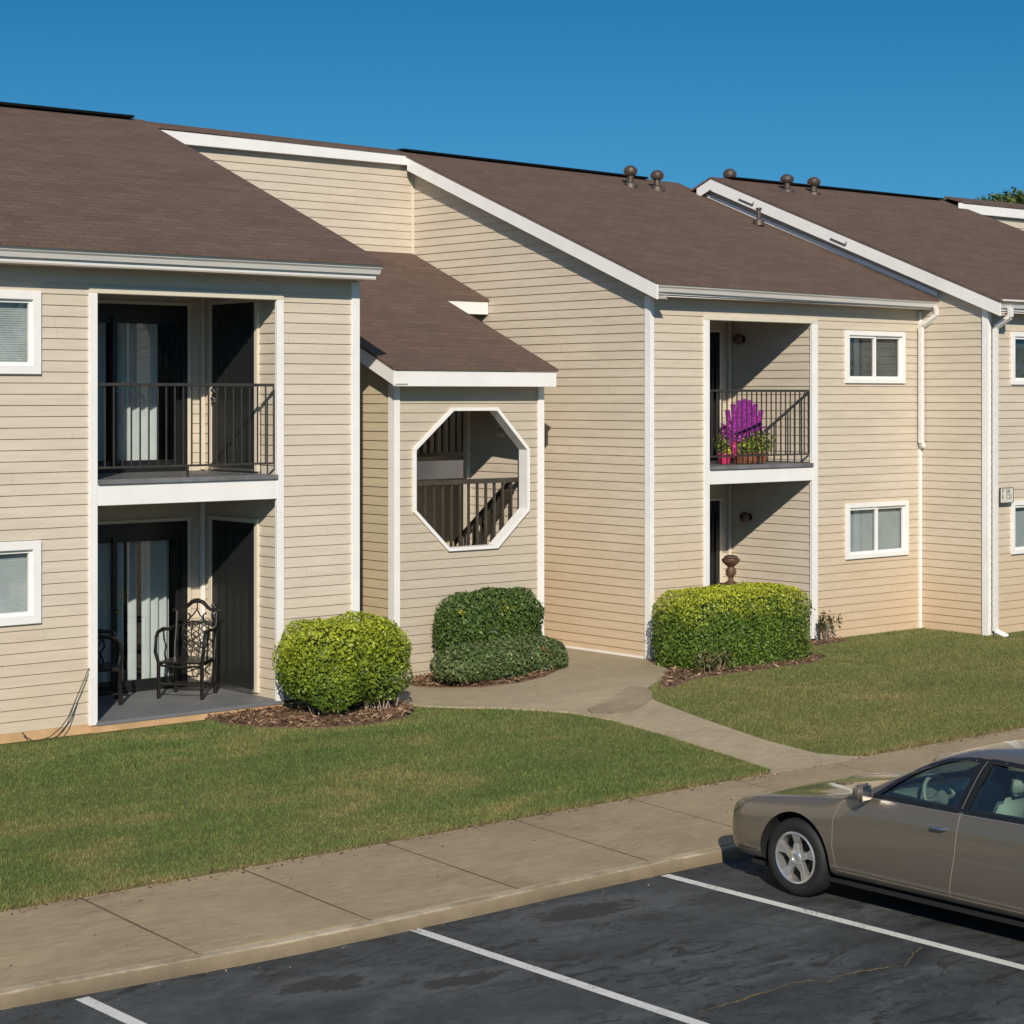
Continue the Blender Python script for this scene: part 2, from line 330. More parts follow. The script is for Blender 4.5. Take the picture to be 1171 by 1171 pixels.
def tag(o,label=None,cat=None,group=None,kind=None):
    if label:o['label']=label
    if cat:o['category']=cat
    if group:o['group']=group
    if kind:o['kind']=kind
    return o
def empty(name,loc,rz=0,**k):
    o=bpy.data.objects.new(name,None); COL.objects.link(o); o.location=loc; o.rotation_euler=(0,0,rz); o.empty_display_size=.2
    tag(o,**k); return o
def copy_tree(o,parent=None):
    c=o.copy(); COL.objects.link(c); c.parent=parent
    for ch in list(o.children): copy_tree(ch,c)
    return c

# ------------------------------------------------------------ terrain
def sm(t): t=max(0,min(1,t)); return t*t*(3-2*t)
def g(x,y):
    zb=-.10+.095*sm((x-14.5)/4)
    t=max(0,min(1,(y-14.5)/3.6)); t=.5*t+.5*sm(t)
    z=-.43+(zb+.43)*t
    z-=.05*math.exp(-((x-15.9)**2+(y-20.3)**2)/1.2)
    return z
def inpoly(x,y,poly):
    c=False;n=len(poly)
    for i in range(n):
        x1,y1=poly[i];x2,y2=poly[i-1]
        if (y1>y)!=(y2>y) and x<(x2-x1)*(y-y1)/(y2-y1)+x1: c=not c
    return c
def draped(name,poly,mat,lift,step=.25,mound=0,skirt=.06,rough=0):
    pts=[];n=len(poly)
    for i in range(n):
        a=Vector(poly[i]);b=Vector(poly[(i+1)%n]);k=max(1,int((b-a).length/step))
        for j in range(k): pts.append(a.lerp(b,j/k))
    if rough:
        pts=[Vector((p.x+rough*noise.noise(Vector((p.x*3,p.y*3,1))),p.y+rough*noise.noise(Vector((p.x*3,p.y*3,9))))) for p in pts]
    nb=len(pts); bp=[(p.x,p.y) for p in pts]
    xs=[p[0] for p in bp];ys=[p[1] for p in bp]
    x=min(xs)+step/2
    inner=[]
    while x<max(xs):
        y=min(ys)+step/2
        while y<max(ys):
            if inpoly(x,y,bp) and min((x-a)**2+(y-b)**2 for a,b in bp)>(step*.35)**2: inner.append(Vector((x+random.uniform(-.05,.05)*step,y)))
            y+=step
        x+=step
    v2,e2,f2,_,_,_=delaunay_2d_cdt(pts+inner,[(i,(i+1)%nb) for i in range(nb)],[],1,1e-5)
    m=MB()
    def z(p,i):
        lf=lift*min(1,max(.15,(p.y-14.4)/1.0)) if name=='path' else lift
        d=min((p.x-a)**2+(p.y-b)**2 for a,b in bp)**.5 if mound else 0
        return g(p.x,p.y)+lf+(mound*min(1,d/.4) + mound*.35*noise.noise(Vector((p.x*4,p.y*4,0))) if mound else 0)
    m.add([(p.x,p.y,z(p,i)) for i,p in enumerate(v2)],f2)
    if skirt:
        k=len(m.v); m.v+=[(a,b,g(a,b)+lift-skirt-.04) for a,b in bp]; 
        top=len(m.v); m.v+=[(a,b,z(Vector((a,b)),0)) for a,b in bp]
        m.f+=[(k+i,k+(i+1)%nb,top+(i+1)%nb,top+i) for i in range(nb)]
    o=m.build(name,mat,normals=True,off=(0,0,0))
    # make sure the top faces up
    return tag(o,kind='structure')
def sheet(name,mat,xs,ys,fn,skip=None):
    m=MB();nx=len(xs);ny=len(ys)
    m.v=[(x,y,fn(x,y)) for y in ys for x in xs]
    m.f=[(j*nx+i,j*nx+i+1,(j+1)*nx+i+1,(j+1)*nx+i) for j in range(ny-1) for i in range(nx-1)]
    return tag(m.build(name,mat,normals=False),kind='structure')
fx=[-80,-40,-15,-5]+[0+.5*i for i in range(81)]+[50,70,110]
fy=[14.47]+[14.6+.4*i for i in range(22)]+[24,27,30,36,50,90]
sheet('lawn',M['lawn'],fx,fy,g)
sheet('ground',M['lawn'],[-400,-100,100,400],[-400,-50,20,500],lambda x,y:-1.1)
CURB=[(-60,12.9),(4.0,12.86),(6.2,12.70),(7.5,12.58),(8.7,12.50),(10,12.50),(12,12.53),(14,12.5),(60,12.5)]
def cy(x):
    for (a,b),(c,d) in zip(CURB,CURB[1:]):
        if a<=x<=c: return b+(d-b)*(x-a)/(c-a)
    return 12.5
# parking lot: one sheet whose far edge runs under the kerb
ax=[-60,-20,0]+[2+.5*i for i in range(50)]+[30,60]
m=MB(); m.v=[(x,y if y is not None else cy(x)+.12,-.6) for y in (-60,-10,5,None) for x in ax]; nx=len(ax)
m.f=[(j*nx+i,j*nx+i+1,(j+1)*nx+i+1,(j+1)*nx+i) for j in range(3) for i in range(nx-1)]
tag(m.build('parking_lot',M['asphalt'],normals=False),kind='structure')
# kerb with a worn, rounded top edge
kx=[-60,-20,0]+[4+.12*i for i in range(120)]+[19,25,40,60]
m=MB(); prof=[(.0,-.62),(.010,-.575),(.022,-.515),(.04,-.494),(.11,-.488),(.11,-.62)]; kp=len(prof)
for x in kx:
    w=.012*noise.noise(Vector((x*1.3,0,0)))+.006*noise.noise(Vector((x*9,3,0)))
    for a,b in prof: m.v.append((x,cy(x)+a+w*(a<.1),b+(.5*w if b>-.55 else 0)))
for i in range(len(kx)-1):
    for j in range(kp): m.f.append((i*kp+j,i*kp+(j+1)%kp,(i+1)*kp+(j+1)%kp,(i+1)*kp+j))
tag(m.build('curb',M['curb']),kind='structure')
# sidewalk slabs, 1.52 m apart with tooled joints
m=MB(); x=7.80-1.523*30; j=0
while x<60:
    a,b=x+.007,x+1.523-.007; dy=-.05 
    ya,yb=cy(a)+.115,cy(b)+.115
    m.hexa([(a-.03,ya,-.55),(b-.03,yb,-.55),(b,14.5,-.55),(a,14.5,-.55)],[(a-.03,ya,-.486),(b-.03,yb,-.486),(b,14.5,-.428),(a,14.5,-.428)])
    x+=1.523
tag(m.build('sidewalk',M['walk'],bevel=.010),kind='structure')
jm=MB(); x=7.80-1.523*30
while x<60:
    for q in range(8):
        y0=cy(x)+.12+(14.495-cy(x)-.12)*q/8; y1=cy(x)+.12+(14.495-cy(x)-.12)*(q+1)/8; zf=lambda y:-.486+(y-cy(x)-.115)/(14.5-cy(x)-.115)*.058-.005
        jm.add([(x-.02,y0,zf(y0)),(x+.02,y0,zf(y0)),(x+.02,y1,zf(y1)),(x-.02,y1,zf(y1))],[(0,1,2,3)])
    x+=1.523
tag(jm.build('sidewalk_joint',M['soil'],normals=False),kind='structure')
m=MB(); m.box(-60,60,13.0,14.5,-.6,-.50); tag(m.build('sidewalk_bed',M['soil']),kind='structure')
# entry walk
WALK=[(15.92,14.46),(16.10,14.62),(16.14,15.3),(16.08,16.2),(15.96,16.95),(15.75,17.45),(15.3,17.98),(14.9,18.42),(14.62,18.85),(14.48,19.3),(14.42,19.8),(14.42,22.5),(15.6,22.5),(15.6,24.8),(19.07,24.8),(19.07,19.5),(18.95,19.35),(18.55,18.62),(17.95,18.15),(17.42,17.85),(17.15,17.6),(17.0,17.28),(16.96,16.5),(16.98,15.5),(17.12,14.85),(17.5,14.46)]
draped('path',WALK,M['path'],.02,.22)
STEP=[(15.90,17.22),(16.05,17.06),(16.35,17.06),(16.75,17.22),(17.05,17.40),(17.26,17.62),(17.36,17.86),(17.22,17.96),(16.98,17.86),(16.62,17.66),(16.28,17.52),(16.0,17.42)]
draped('step',STEP,M['step'],.034,.12,rough=.02)
BEDM=[(15.66,20.68),(15.64,20.2),(15.76,19.9),(16.1,19.45),(16.55,19.30),(17.05,19.38),(17.6,19.68),(18.1,20.1),(18.36,20.6),(18.2,20.68)]
draped('mulch_bed',BEDM,M['mulch'],.03,.14,.035)
BEDL=[(12.2,19.74),(12.15,19.3),(12.35,18.75),(12.75,18.35),(13.4,18.15),(14.0,18.3),(14.35,18.6),(14.52,18.95),(14.44,19.3),(14.38,19.74)]
draped('mulch_bed',BEDL,M['mulch'],.02,.16,.03,rough=.05)
BEDR=[(18.95,19.5),(18.62,18.66),(17.6,17.85),(17.7,17.7),(18.3,17.95),(19.2,17.95),(20.6,17.95),(21.15,18.2),(21.3,18.8),(21.9,19.1),(22.8,19.15),(22.9,19.52)]
draped('mulch_bed',BEDR,M['mulch'],.012,.18,.02,rough=.06)
# chips on the beds
def chips(poly,n,lift,seed):
    r=random.Random(seed); m=MB(); xs=[p[0] for p in poly];ys=[p[1] for p in poly]
    while n>0:
        x=r.uniform(min(xs),max(xs));y=r.uniform(min(ys),max(ys))
        if not inpoly(x,y,poly): continue
        n-=1; z=g(x,y)+lift+r.uniform(0,.03); a=r.uniform(0,6.3);l=r.uniform(.015,.05);w=r.uniform(.004,.01)
        d=Vector((math.cos(a)*l,math.sin(a)*l,r.uniform(-.02,.02))); e=Vector((-math.sin(a)*w,math.cos(a)*w,r.uniform(0,.01)));p=Vector((x,y,z))
        m.add([p-d-e,p+d-e,p+d+e,p-d+e],[(0,1,2,3)])
    tag(m.build('mulch_chips',M['chip'],normals=False),kind='stuff',label='brown wood chips scattered over the planting bed',cat='mulch')
chips(BEDL,2600,.03,1);chips(BEDM,2000,.045,2);chips(BEDR,2200,.015,3)

# parking lines
def strip(name,mat,pts,w,z,lab=None):
    m=MB();n=len(pts)
    for i,p in enumerate(pts):
        d=Vector(pts[min(i+1,n-1)])-Vector(pts[max(i-1,0)]);d.normalize();ww=w(i) if callable(w) else w
        m.v+=[(p[0]-d.y*ww/2,p[1]+d.x*ww/2,z),(p[0]+d.y*ww/2,p[1]-d.x*ww/2,z)]
    m.f=[(2*i,2*i+1,2*i+3,2*i+2) for i in range(n-1)]
    return tag(m.build(name,mat,normals=False),kind='structure')
for x in (3.94,6.78,9.64,12.40,15.2,18.0,20.8):
    yy=12.50 if x>8 else 12.58
    strip('parking_line',M['line'],[(x,yy-.3*i) for i in range(19)],.105,-.596)
def jag(pts,amp,seed,step=.04):
    r=random.Random(seed);out=[]
    for a,b in zip(pts,pts[1:]):
        a=Vector(a);b=Vector(b);k=max(2,int((b-a).length/step))
        for j in range(k): p=a.lerp(b,j/k); out.append((p.x+r.uniform(-amp,amp),p.y+r.uniform(-amp,amp)))
    return out+[pts[-1]]
cr=jag([(9.75,9.58),(10.13,9.57),(10.75,9.60),(10.95,9.57),(11.03,9.46),(11.26,9.51),(11.57,9.45),(11.77,9.36),(12.1,9.54),(12.26,9.6)],.012,3)
rr=random.Random(4)
strip('asphalt_crack',M['crack'],cr,lambda i:abs(.006+.035*max(0,noise.noise(Vector((i*.11,2.2,0))))*1.3+rr.uniform(0,.008)),-.5965)
cr=jag([(11.71,11.02),(11.93,10.66),(12.2,10.53),(12.42,9.92),(12.95,9.98)],.012,5)
strip('asphalt_crack',M['asphalt'],cr,lambda i:.008+rr.uniform(0,.006),-.5965)

# grass
BLDG=[(3,19.70),(14.4,19.70),(14.4,24),(19.0,24),(19.0,19.5),(25.0,19.5),(25.0,18.25),(40,18.25),(40,40),(3,40)]
def grass():
    n=560000
    # density follows the part of the lawn the place shows; nearer = denser
    x=rng.uniform(3.5,31,n);y=14.47+5.2*rng.uniform(0,1,n)**1.15
    keep=(y<19.7)
    def ip(poly):
        c=np.zeros(n,bool);k=len(poly)
        for i in range(k):
            x1,y1=poly[i];x2,y2=poly[i-1]
            if y1==y2: continue
            c^=((y1>y)!=(y2>y))&(x<(x2-x1)*(y-y1)/(y2-y1)+x1)
        return c
    for p in (WALK,BEDM,BEDL,BEDR,BLDG,STEP): keep&=~ip(p)
    # ragged front edge
    e=14.5+.03*np.sin(x*7.1)+.025*np.sin(x*17.3+1)+.02*np.sin(x*41)
    keep&=(y>e)
    keep&=~((x>3)&(x<14.4)&(y>19.55))
    x=x[keep];y=y[keep];k=len(x)
    gv=np.array([g(a,b) for a,b in zip(x,y)])
    pat=.5+.5*np.sin(x*2.1+1.3*np.sin(y*3))*np.sin(y*2.7+x)
    h=rng.uniform(.014,.036,k)*(.75+.5*pat);a=rng.uniform(0,2*np.pi,k);w=rng.uniform(.0028,.0055,k)
    ed=(y<14.62)|(rng.uniform(0,1,k)>.985); h=np.where(ed,h*rng.uniform(1,2.1,k),h); lean=rng.uniform(.2,1.1,k)*h;la=rng.uniform(0,2*np.pi,k)
    V=np.empty((k,3,3));
    V[:,0]=np.stack([x-np.cos(a)*w,y-np.sin(a)*w,gv-.004],1);V[:,1]=np.stack([x+np.cos(a)*w,y+np.sin(a)*w,gv-.004],1)
    V[:,2]=np.stack([x+np.cos(la)*lean,y+np.sin(la)*lean,gv+h],1)
    me=bpy.data.meshes.new('grass');me.vertices.add(3*k);me.vertices.foreach_set('co',V.reshape(-1))
    me.loops.add(3*k);me.loops.foreach_set('vertex_index',np.arange(3*k,dtype=np.int32));me.polygons.add(k)
    me.polygons.foreach_set('loop_start',np.arange(0,3*k,3,dtype=np.int32));me.update(calc_edges=True);me.materials.append(M['grass'])
    o=bpy.data.objects.new('grass',me);COL.objects.link(o);tag(o,'short mown lawn grass between the sidewalk and the apartment building','grass',kind='stuff')
grass()

def litter():
    q=random.Random(12); m=MB()
    for i in range(900):
        x=q.uniform(4,24)
        if i<650: y=14.44+q.gauss(0,.05); z=-.424 if y<14.5 else g(x,y)+.02
        elif i<760: y=q.uniform(12.9,14.4); z=-.486+(y-cy(x)-.115)/(14.5-cy(x)-.115)*.058+.003
        else: y=cy(x)-abs(q.gauss(0,.12))-.02; z=-.594
        if 16.0<x<17.3 and y>14.45: continue
        a=q.uniform(0,6.3);l=q.uniform(.004,.016)*(1.0 if i<650 else .8);w=l*q.uniform(.3,.8)
        d=Vector((math.cos(a)*l,math.sin(a)*l,q.uniform(0,.006)));e=Vector((-math.sin(a)*w,math.cos(a)*w,q.uniform(0,.004)));p=Vector((x,y,z+.003))
        m.add([p-d-e,p+d-e,p+d+e,p-d+e],[(0,1,2,3)])
    tag(m.build('leaf_litter',M['chip'],normals=False),'tiny dry leaf bits along the lawn edge, sidewalk and kerb','litter',kind='stuff')
litter()
# ------------------------------------------------------------ siding
H=.1205; LAP=.014
def clip(poly,a,b,c):  # keep a*x+b*y+c>=0
    out=[];n=len(poly)
    for i in range(n):
        p=poly[i];q=poly[(i+1)%n];dp=a*p[0]+b*p[1]+c;dq=a*q[0]+b*q[1]+c
        if dp>=-1e-9: out.append(p)
        if (dp>1e-9 and dq<-1e-9) or (dp<-1e-9 and dq>1e-9):
            t=dp/(dp-dq); out.append((p[0]+(q[0]-p[0])*t,p[1]+(q[1]-p[1])*t))
    return out
def area(p): return abs(sum(p[i-1][0]*p[i][1]-p[i][0]*p[i-1][1] for i in range(len(p))))/2
def ccw(p): return p if sum(p[i-1][0]*p[i][1]-p[i][0]*p[i-1][1] for i in range(len(p)))>0 else p[::-1]
def edges(p):
    for i in range(len(p)):
        (x1,y1),(x2,y2)=p[i],p[(i+1)%len(p)]; a,b=-(y2-y1),(x2-x1); yield a,b,-(a*x1+b*y1)
def rect(u0,u1,z0,z1): return [(u0,z0),(u1,z0),(u1,z1),(u0,z1)]
def siding(mb,fn,region,holes=()):
    """fn(u,z,d) -> 3D with d the distance out of the wall"""
    region=ccw(region); z0=min(p[1] for p in region);z1=max(p[1] for p in region)
    k=math.floor(z0/H+1e-6)
    while k*H<z1-1e-6:
        za=k*H; st=region
        st=clip(st,0,1,-za); st=clip(st,0,-1,za+H) if len(st)>2 else st
        pcs=[]
        if len(st)>2 and area(st)>1e-6:
            us=sorted(p[0] for p in st); q=random.Random(int(k*7919+round(region[0][0]*100))); cut=us[0]+q.uniform(.5,3.8); rest=st
            while cut<us[-1]-.3 and len(rest)>2:
                a_=clip(rest,-1,0,cut-.0007)
                if len(a_)>2 and area(a_)>1e-6: pcs.append(a_)
                rest=clip(rest,1,0,-cut-.0007); cut+=q.choice([2.4,3.0,3.66])
            if len(rest)>2 and area(rest)>1e-6: pcs.append(rest)
        for h in holes:
            h=ccw(h);new=[]
            for p in pcs:
                rest=p
                for a,b,c in edges(h):
                    if len(rest)<3: break
                    o=clip(rest,-a,-b,-c)
                    if len(o)>2 and area(o)>1e-6: new.append(o)
                    rest=clip(rest,a,b,c)
            pcs=new
        for p in pcs:
            P=[fn(u,z,LAP*(1-(z-za)/H)) for u,z in p]; mb.add(P,[tuple(range(len(P)))])
            for i in range(len(p)):
                q=p[(i+1)%len(p)]
                if abs(p[i][1]-za)<1e-6 and abs(q[1]-za)<1e-6:
                    mb.add([fn(p[i][0],za,0),fn(q[0],za,0),fn(q[0],za,LAP),fn(p[i][0],za,LAP)],[(0,1,2,3)])
        k+=1
BO=Vector((15,22,0))
B=empty('apartment_building',BO,label='two-storey apartment building with tan lap siding, brown shingle roofs and white trim',cat='apartment building')
def NB(): return MB(BO)
def front(Y): return lambda u,z,d:(u,Y-d,z)
def left(X): return lambda u,z,d:(X-d,u,z)
def wall(name,fn,region,holes,mat,**k):
    m=NB(); siding(m,fn,region,holes); return m.build('wall',mat,B,normals=False)
YA,YB,YC=19.75,19.54,18.29
DK=2.66
# main block A
octo=[(16.576,3.427),(17.344,3.427),(17.90,2.87),(17.90,2.04),(17.344,1.555),(16.51,1.555),(15.93,2.09),(15.93,2.90)]
wall('a',front(YA),rect(3.0,14.35,0,5.02),[rect(10.77,13.22,-.2,4.76),rect(8.70,10.05,3.90,4.64),rect(8.70,10.05,1.23,1.96),rect(4.2,5.6,3.9,4.64)],M['siding'])
wall('ab',front(21.47),rect(10.7,13.3,0,2.5),[rect(11.0,13.0,0,2.06)],M['siding'])
wall('ab2',front(21.47),rect(10.7,13.3,DK,4.95),[rect(11.0,13.0,DK,4.70)],M['siding'])
wall('ar',left(13.25),rect(YA+.01,21.47,0,2.5),[rect(20.26,21.22,.06,2.08)],M['siding'])
wall('ar2',left(13.25),rect(YA+.01,21.47,DK,4.95),[rect(20.26,21.22,DK+.03,4.72)],M['siding'])
# entry box
OH=0.0
RZ=lambda y:3.95+.42*(y-20.4)
wall('e',front(20.7),rect(15.64,18.15,-.12,3.80),[octo],M['siding_grey'])
wall('el',left(15.64),[(20.7,-.12),(24.8,-.12),(24.8,RZ(24.8)-.2),(20.7,3.80)],[],M['siding_yellow'])
wall('er',left(18.05),[(20.8,-.1),(22.1,-.1),(22.1,RZ(22.1)-.2),(20.8,3.8)],[],M['siding'])
wall('ctr',front(24.80),rect(14.3,19.1,5.3,7.24),[],M['siding_warm'])
# B side & front
BZ=lambda y:5.03+.40*(y-19.17)
wall('bs',left(19.1),[(19.54,0),(26,0),(26,BZ(24.8)-.02),(24.8,BZ(24.8)-.02),(19.54,BZ(19.54)-.05)],[],M['siding_warm'])
wall('bf',front(YB),rect(19.1,25.0,0,4.98),[rect(20.18,22.45,-.2,4.70),rect(23.19,24.48,3.84,4.51),rect(23.21,24.55,1.21,1.93)],M['siding_warm'])
wall('bb',front(21.2),rect(20.1,22.45,0,2.5),[rect(20.45,22.17,0,2.01)],M['siding'])
wall('bb2',front(21.2),rect(20.1,22.45,DK-.04,4.9),[rect(20.45,22.17,DK-.04,4.56)],M['siding'])
wall('br',left(22.42),rect(YB+.01,21.2,0,2.5),[],M['siding'])
wall('br2',left(22.42),rect(YB+.01,21.2,DK-.04,4.9),[],M['siding'])
CZ=lambda y:4.98+.396*(y-18.0)
wall('cs',left(24.94),[(18.29,0),(25.5,0),(25.5,CZ(23.2)),(23.86,CZ(23.86)-.05),(18.29,CZ(18.29)-.08)],[],M['siding_warm'])
wall('cf',front(YC),rect(24.94,31.0,0,4.93),[rect(25.57,26.85,3.84,4.49),rect(25.57,26.85,1.25,1.93)],M['siding_warm'])
wall('c2',front(23.47),rect(31.0,42,0,7.1),[],M['siding'])
# plain backing walls so nothing shows through
m=NB()
m.box(2.9,3.0,YA,30,0,5.0); m.box(2.9,42,29.9,30,0,5); m.box(14.2,14.32,YA+.05,24.9,-.1,5.35)
m.box(18.08,18.12,20.78,22.1,-.1,3.9)
m.build('wall',M['siding'],B)
m=NB(); m.box(14.32,14.35,YA+.02,24.9,-.1,5.30); m.build('wall',M['siding'],B)
for bb in ((41.9,42,23.8,30),(30.98,31,18.3,23.8)): m=NB(); m.box(*bb,0,5); m.build('wall',M['siding'],B)
# inner (room) surfaces
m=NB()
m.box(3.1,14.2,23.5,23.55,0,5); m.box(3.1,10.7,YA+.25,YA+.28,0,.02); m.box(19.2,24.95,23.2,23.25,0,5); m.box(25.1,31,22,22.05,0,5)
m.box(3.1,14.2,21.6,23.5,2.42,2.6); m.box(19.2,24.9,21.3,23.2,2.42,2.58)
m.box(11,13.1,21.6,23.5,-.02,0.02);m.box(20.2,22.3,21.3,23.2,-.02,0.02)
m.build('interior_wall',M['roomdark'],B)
# foundation
m=NB(); m.box(3,10.75,YA-.02,YA+.1,-.35,-.002); m.box(10.75,14.35,YA-.05,YA+.1,-.35,-.03); m.build('foundation',M['foundation'],B)
m=NB(); m.box(19.12,25.06,YB+.02,YB+.12,-.3,-.002); m.box(25.02,31,YC+.02,YC+.12,-.3,-.002); m.box(25.02,25.1,YC+.12,YB+.02,-.3,-.003); m.build('foundation',M['foundation'],B)
for bb in ((10.80,13.24,YA-.06,21.6),(20.2,22.42,YB-.03,21.4)): m=NB(); m.box(*bb,-.03,.012); m.build('patio_slab',M['patio'],B,bevel=.006)
# recess ceilings + side cheeks
for q in ((10.7,13.25,YA+.12,21.5,2.45,2.50),(10.7,13.25,YA+.12,21.5,4.86,4.9),(20.1,22.42,YB+.12,21.2,2.45,2.5),(20.1,22.42,YB+.12,21.2,4.86,4.9)):
    m=NB(); m.box(*q); m.build('ceiling',M['soffit'],B)
for bb in ((10.70,10.79,YA+.13,21.47),(20.1,20.2,YB+.13,21.2)): m=NB(); m.box(*bb,0,4.9); m.build('wall',M['siding'],B)
# opening trims
def trims(x0,x1,Y,ztop,zb0,zb1,w=.1,wr=.12):
    m=NB()
    m.box(x0-w,x0,Y-.035,Y+.13,-.02,ztop+.0); m.build('trim',M['white'],B,bevel=.004)
    m=NB(); m.box(x1,x1+wr,Y-.035,Y+.02,-.05,ztop); m.build('trim',M['white'],B,bevel=.004)
    m=NB(); m.box(x0-w,x1+wr,Y-.03,Y+.13,ztop,ztop+.07); m.build('trim',M['cream'],B,bevel=.004)
    m=NB(); m.box(x0,x1,Y-.03,Y+.13,zb0,zb1); m.build('trim',M['white'],B,bevel=.003)
    m=NB(); m.box(x0+.002,x1-.002,Y-.06,Y+1.7,zb1+.001,zb1+.055); m.build('balcony_floor',M['deck'],B,bevel=.004)
trims(10.82,13.175,YA,4.72,2.385,2.615,.1,.095)
trims(20.235,22.39,YB,4.65,2.355,2.555,.105,.12)
# corner boards
def vbox(x0,x1,y0,y1,z0,z1,mat='white',name='corner_trim'):
    m=NB(); m.box(x0,x1,y0,y1,z0,z1); return m.build(name,M[mat],B,bevel=.004)
vbox(14.255,14.37,YA-.035,YA+.06,-.05,4.97)
m=NB(); m.box(15.605,15.70,20.665,20.72,-.13,3.76); m.box(15.605,15.64,20.72,20.79,-.13,3.76); m.build('corner_trim',M['white'],B)
vbox(18.08,18.185,20.665,20.80,-.1,3.76)
m=NB(); m.box(19.07,19.15,19.505,19.56,-.02,4.95); m.box(19.07,19.10,19.56,19.61,-.02,4.95); m.build('corner_trim',M['white'],B)
m=NB(); m.box(19.055,19.10,24.77,24.86,5.8,7.1); m.build('corner_trim',M['cream'],B)
m=NB(); m.box(24.905,24.985,18.255,18.31,-.02,4.9); m.box(24.905,24.94,18.31,18.36,-.02,4.9); m.build('corner_trim',M['white'],B)
vbox(24.885,24.935,19.50,19.545,0,4.9)
vbox(13.185,13.235,21.40,21.45,0.013,2.44,'white'); vbox(13.185,13.235,21.40,21.45,DK+.02,4.84,'cream')
vbox(22.35,22.40,21.13,21.18,0.013,2.44,'cream'); vbox(22.35,22.40,21.13,21.18,DK-.03,4.84,'cream')
m=NB(); m.box(19.072,19.085,19.65,24.8,-.01,.045); m.build('base_trim',M['white'],B)
m=NB(); m.box(15.7,18.08,20.675,20.69,-.13,-.09); m.build('base_trim',M['white'],B)
# octagon casing
m=NB(); cx_,cz_=16.92,2.49
inn=[((x-cx_)*.965+cx_,(z-cz_)*.965+cz_) for x,z in octo]; out=[((x-cx_)*1.012+cx_,(z-cz_)*1.012+cz_) for x,z in octo]
for i in range(8):
    j=(i+1)%8; q=[out[i],out[j],inn[j],inn[i]]
    m.add([(x,20.655,z) for x,z in q]+[(x,20.83,z) for x,z in q],[(0,1,2,3),(7,6,5,4),(0,4,5,1),(2,6,7,3)])
m.build('opening_frame',M['white'],B,normals=True)
m=NB(); siding(m,lambda u,z,d:(u,20.79+.0*d,z),rect(15.66,18.05,-.1,3.85),[octo]); m.build('wall',M['siding'],B,normals=False)

# ---- roofs
def slab(name,pts,t=.035,mat='roof',parent=B):
    m=NB(); k=len(pts); m.add(list(pts)+[(x,y,z-t) for x,y,z in pts],[tuple(range(k)),tuple(range(2*k-1,k-1,-1))]+[(i,k+i,k+(i+1)%k,(i+1)%k) for i in range(k)])
    return m.build(name,M[mat],parent)
slab('roof',[(2.6,19.27,5.19),(14.42,19.27,5.19),(14.42,24.95,7.49),(2.6,24.95,7.49)])
slab('roof',[(2.6,24.95,7.49),(14.42,24.95,7.49),(14.42,30.3,5.2),(2.6,30.3,5.2)])
slab('roof',[(14.40,24.66,7.385),(18.88,24.66,7.345),(18.88,24.95,7.42),(14.40,24.95,7.475)])
slab('roof',[(14.42,24.95,7.47),(18.88,24.95,7.41),(18.88,30.3,5.2),(14.42,30.3,5.2)])
slab('roof',[(18.87,19.17,5.125),(25.03,19.17,5.07),(25.03,24.9,7.325),(18.87,24.9,7.405)])
slab('roof',[(18.87,24.9,7.405),(25.03,24.9,7.325),(25.03,30.3,5.1),(18.87,30.3,5.1)])
slab('roof',[(24.79,17.95,5.01),(31.25,17.95,5.03),(31.25,23.88,7.33),(24.79,23.88,7.33)])
slab('roof',[(24.79,23.88,7.33),(31.25,23.88,7.33),(31.25,30.3,4.8),(24.79,30.3,4.8)])
slab('roof',[(31.1,23.35,7.27),(42,23.35,7.27),(42,23.8,7.40),(31.1,23.8,7.40)])
slab('roof',[(31.25,23.8,7.4),(42,23.8,7.40),(42,30.3,4.8),(31.25,30.3,4.8)])
slab('roof',[(15.38,20.38,3.955),(18.19,20.38,3.955),(18.19,22.93,5.026),(15.38,22.93,5.026)])
slab('roof',[(14.36,22.93,5.026),(19.08,22.93,5.026),(19.08,24.84,5.828),(14.36,24.84,5.828)])
def rbox(x0,x1,p,q,w=.05,h=.03,mat='blackedge',name='ridge_vent'):
    m=NB(); m.bar((x0,)+p,(x1,)+q,w,h); return m.build(name,M[mat],B)
rbox(2.6,14.20,(24.93,7.505),(24.93,7.505),.2,.035)
rbox(18.9,24.2,(24.88,7.415),(24.88,7.345),.18,.03)
rbox(25.2,31.0,(23.86,7.34),(23.86,7.34),.18,.03)
# fascias
def hb(x0,x1,y,z0,z1,mat='white',t=.03,name='fascia'):
    m=NB(); m.box(x0,x1,y,y+t,z0,z1); return m.build(name,M[mat],B,bevel=.003)
hb(14.40,18.90,24.68,7.16,7.335); hb(15.40,18.17,20.40,3.715,3.918); hb(18.19,19.08,22.95,4.80,4.992); hb(31.0,42,23.37,7.05,7.235)
hb(2.6,14.38,19.40,5.0,5.15,'gutter');hb(18.90,25.0,19.28,4.93,5.075,'gutter');hb(24.83,31.2,18.05,4.83,4.99,'gutter')
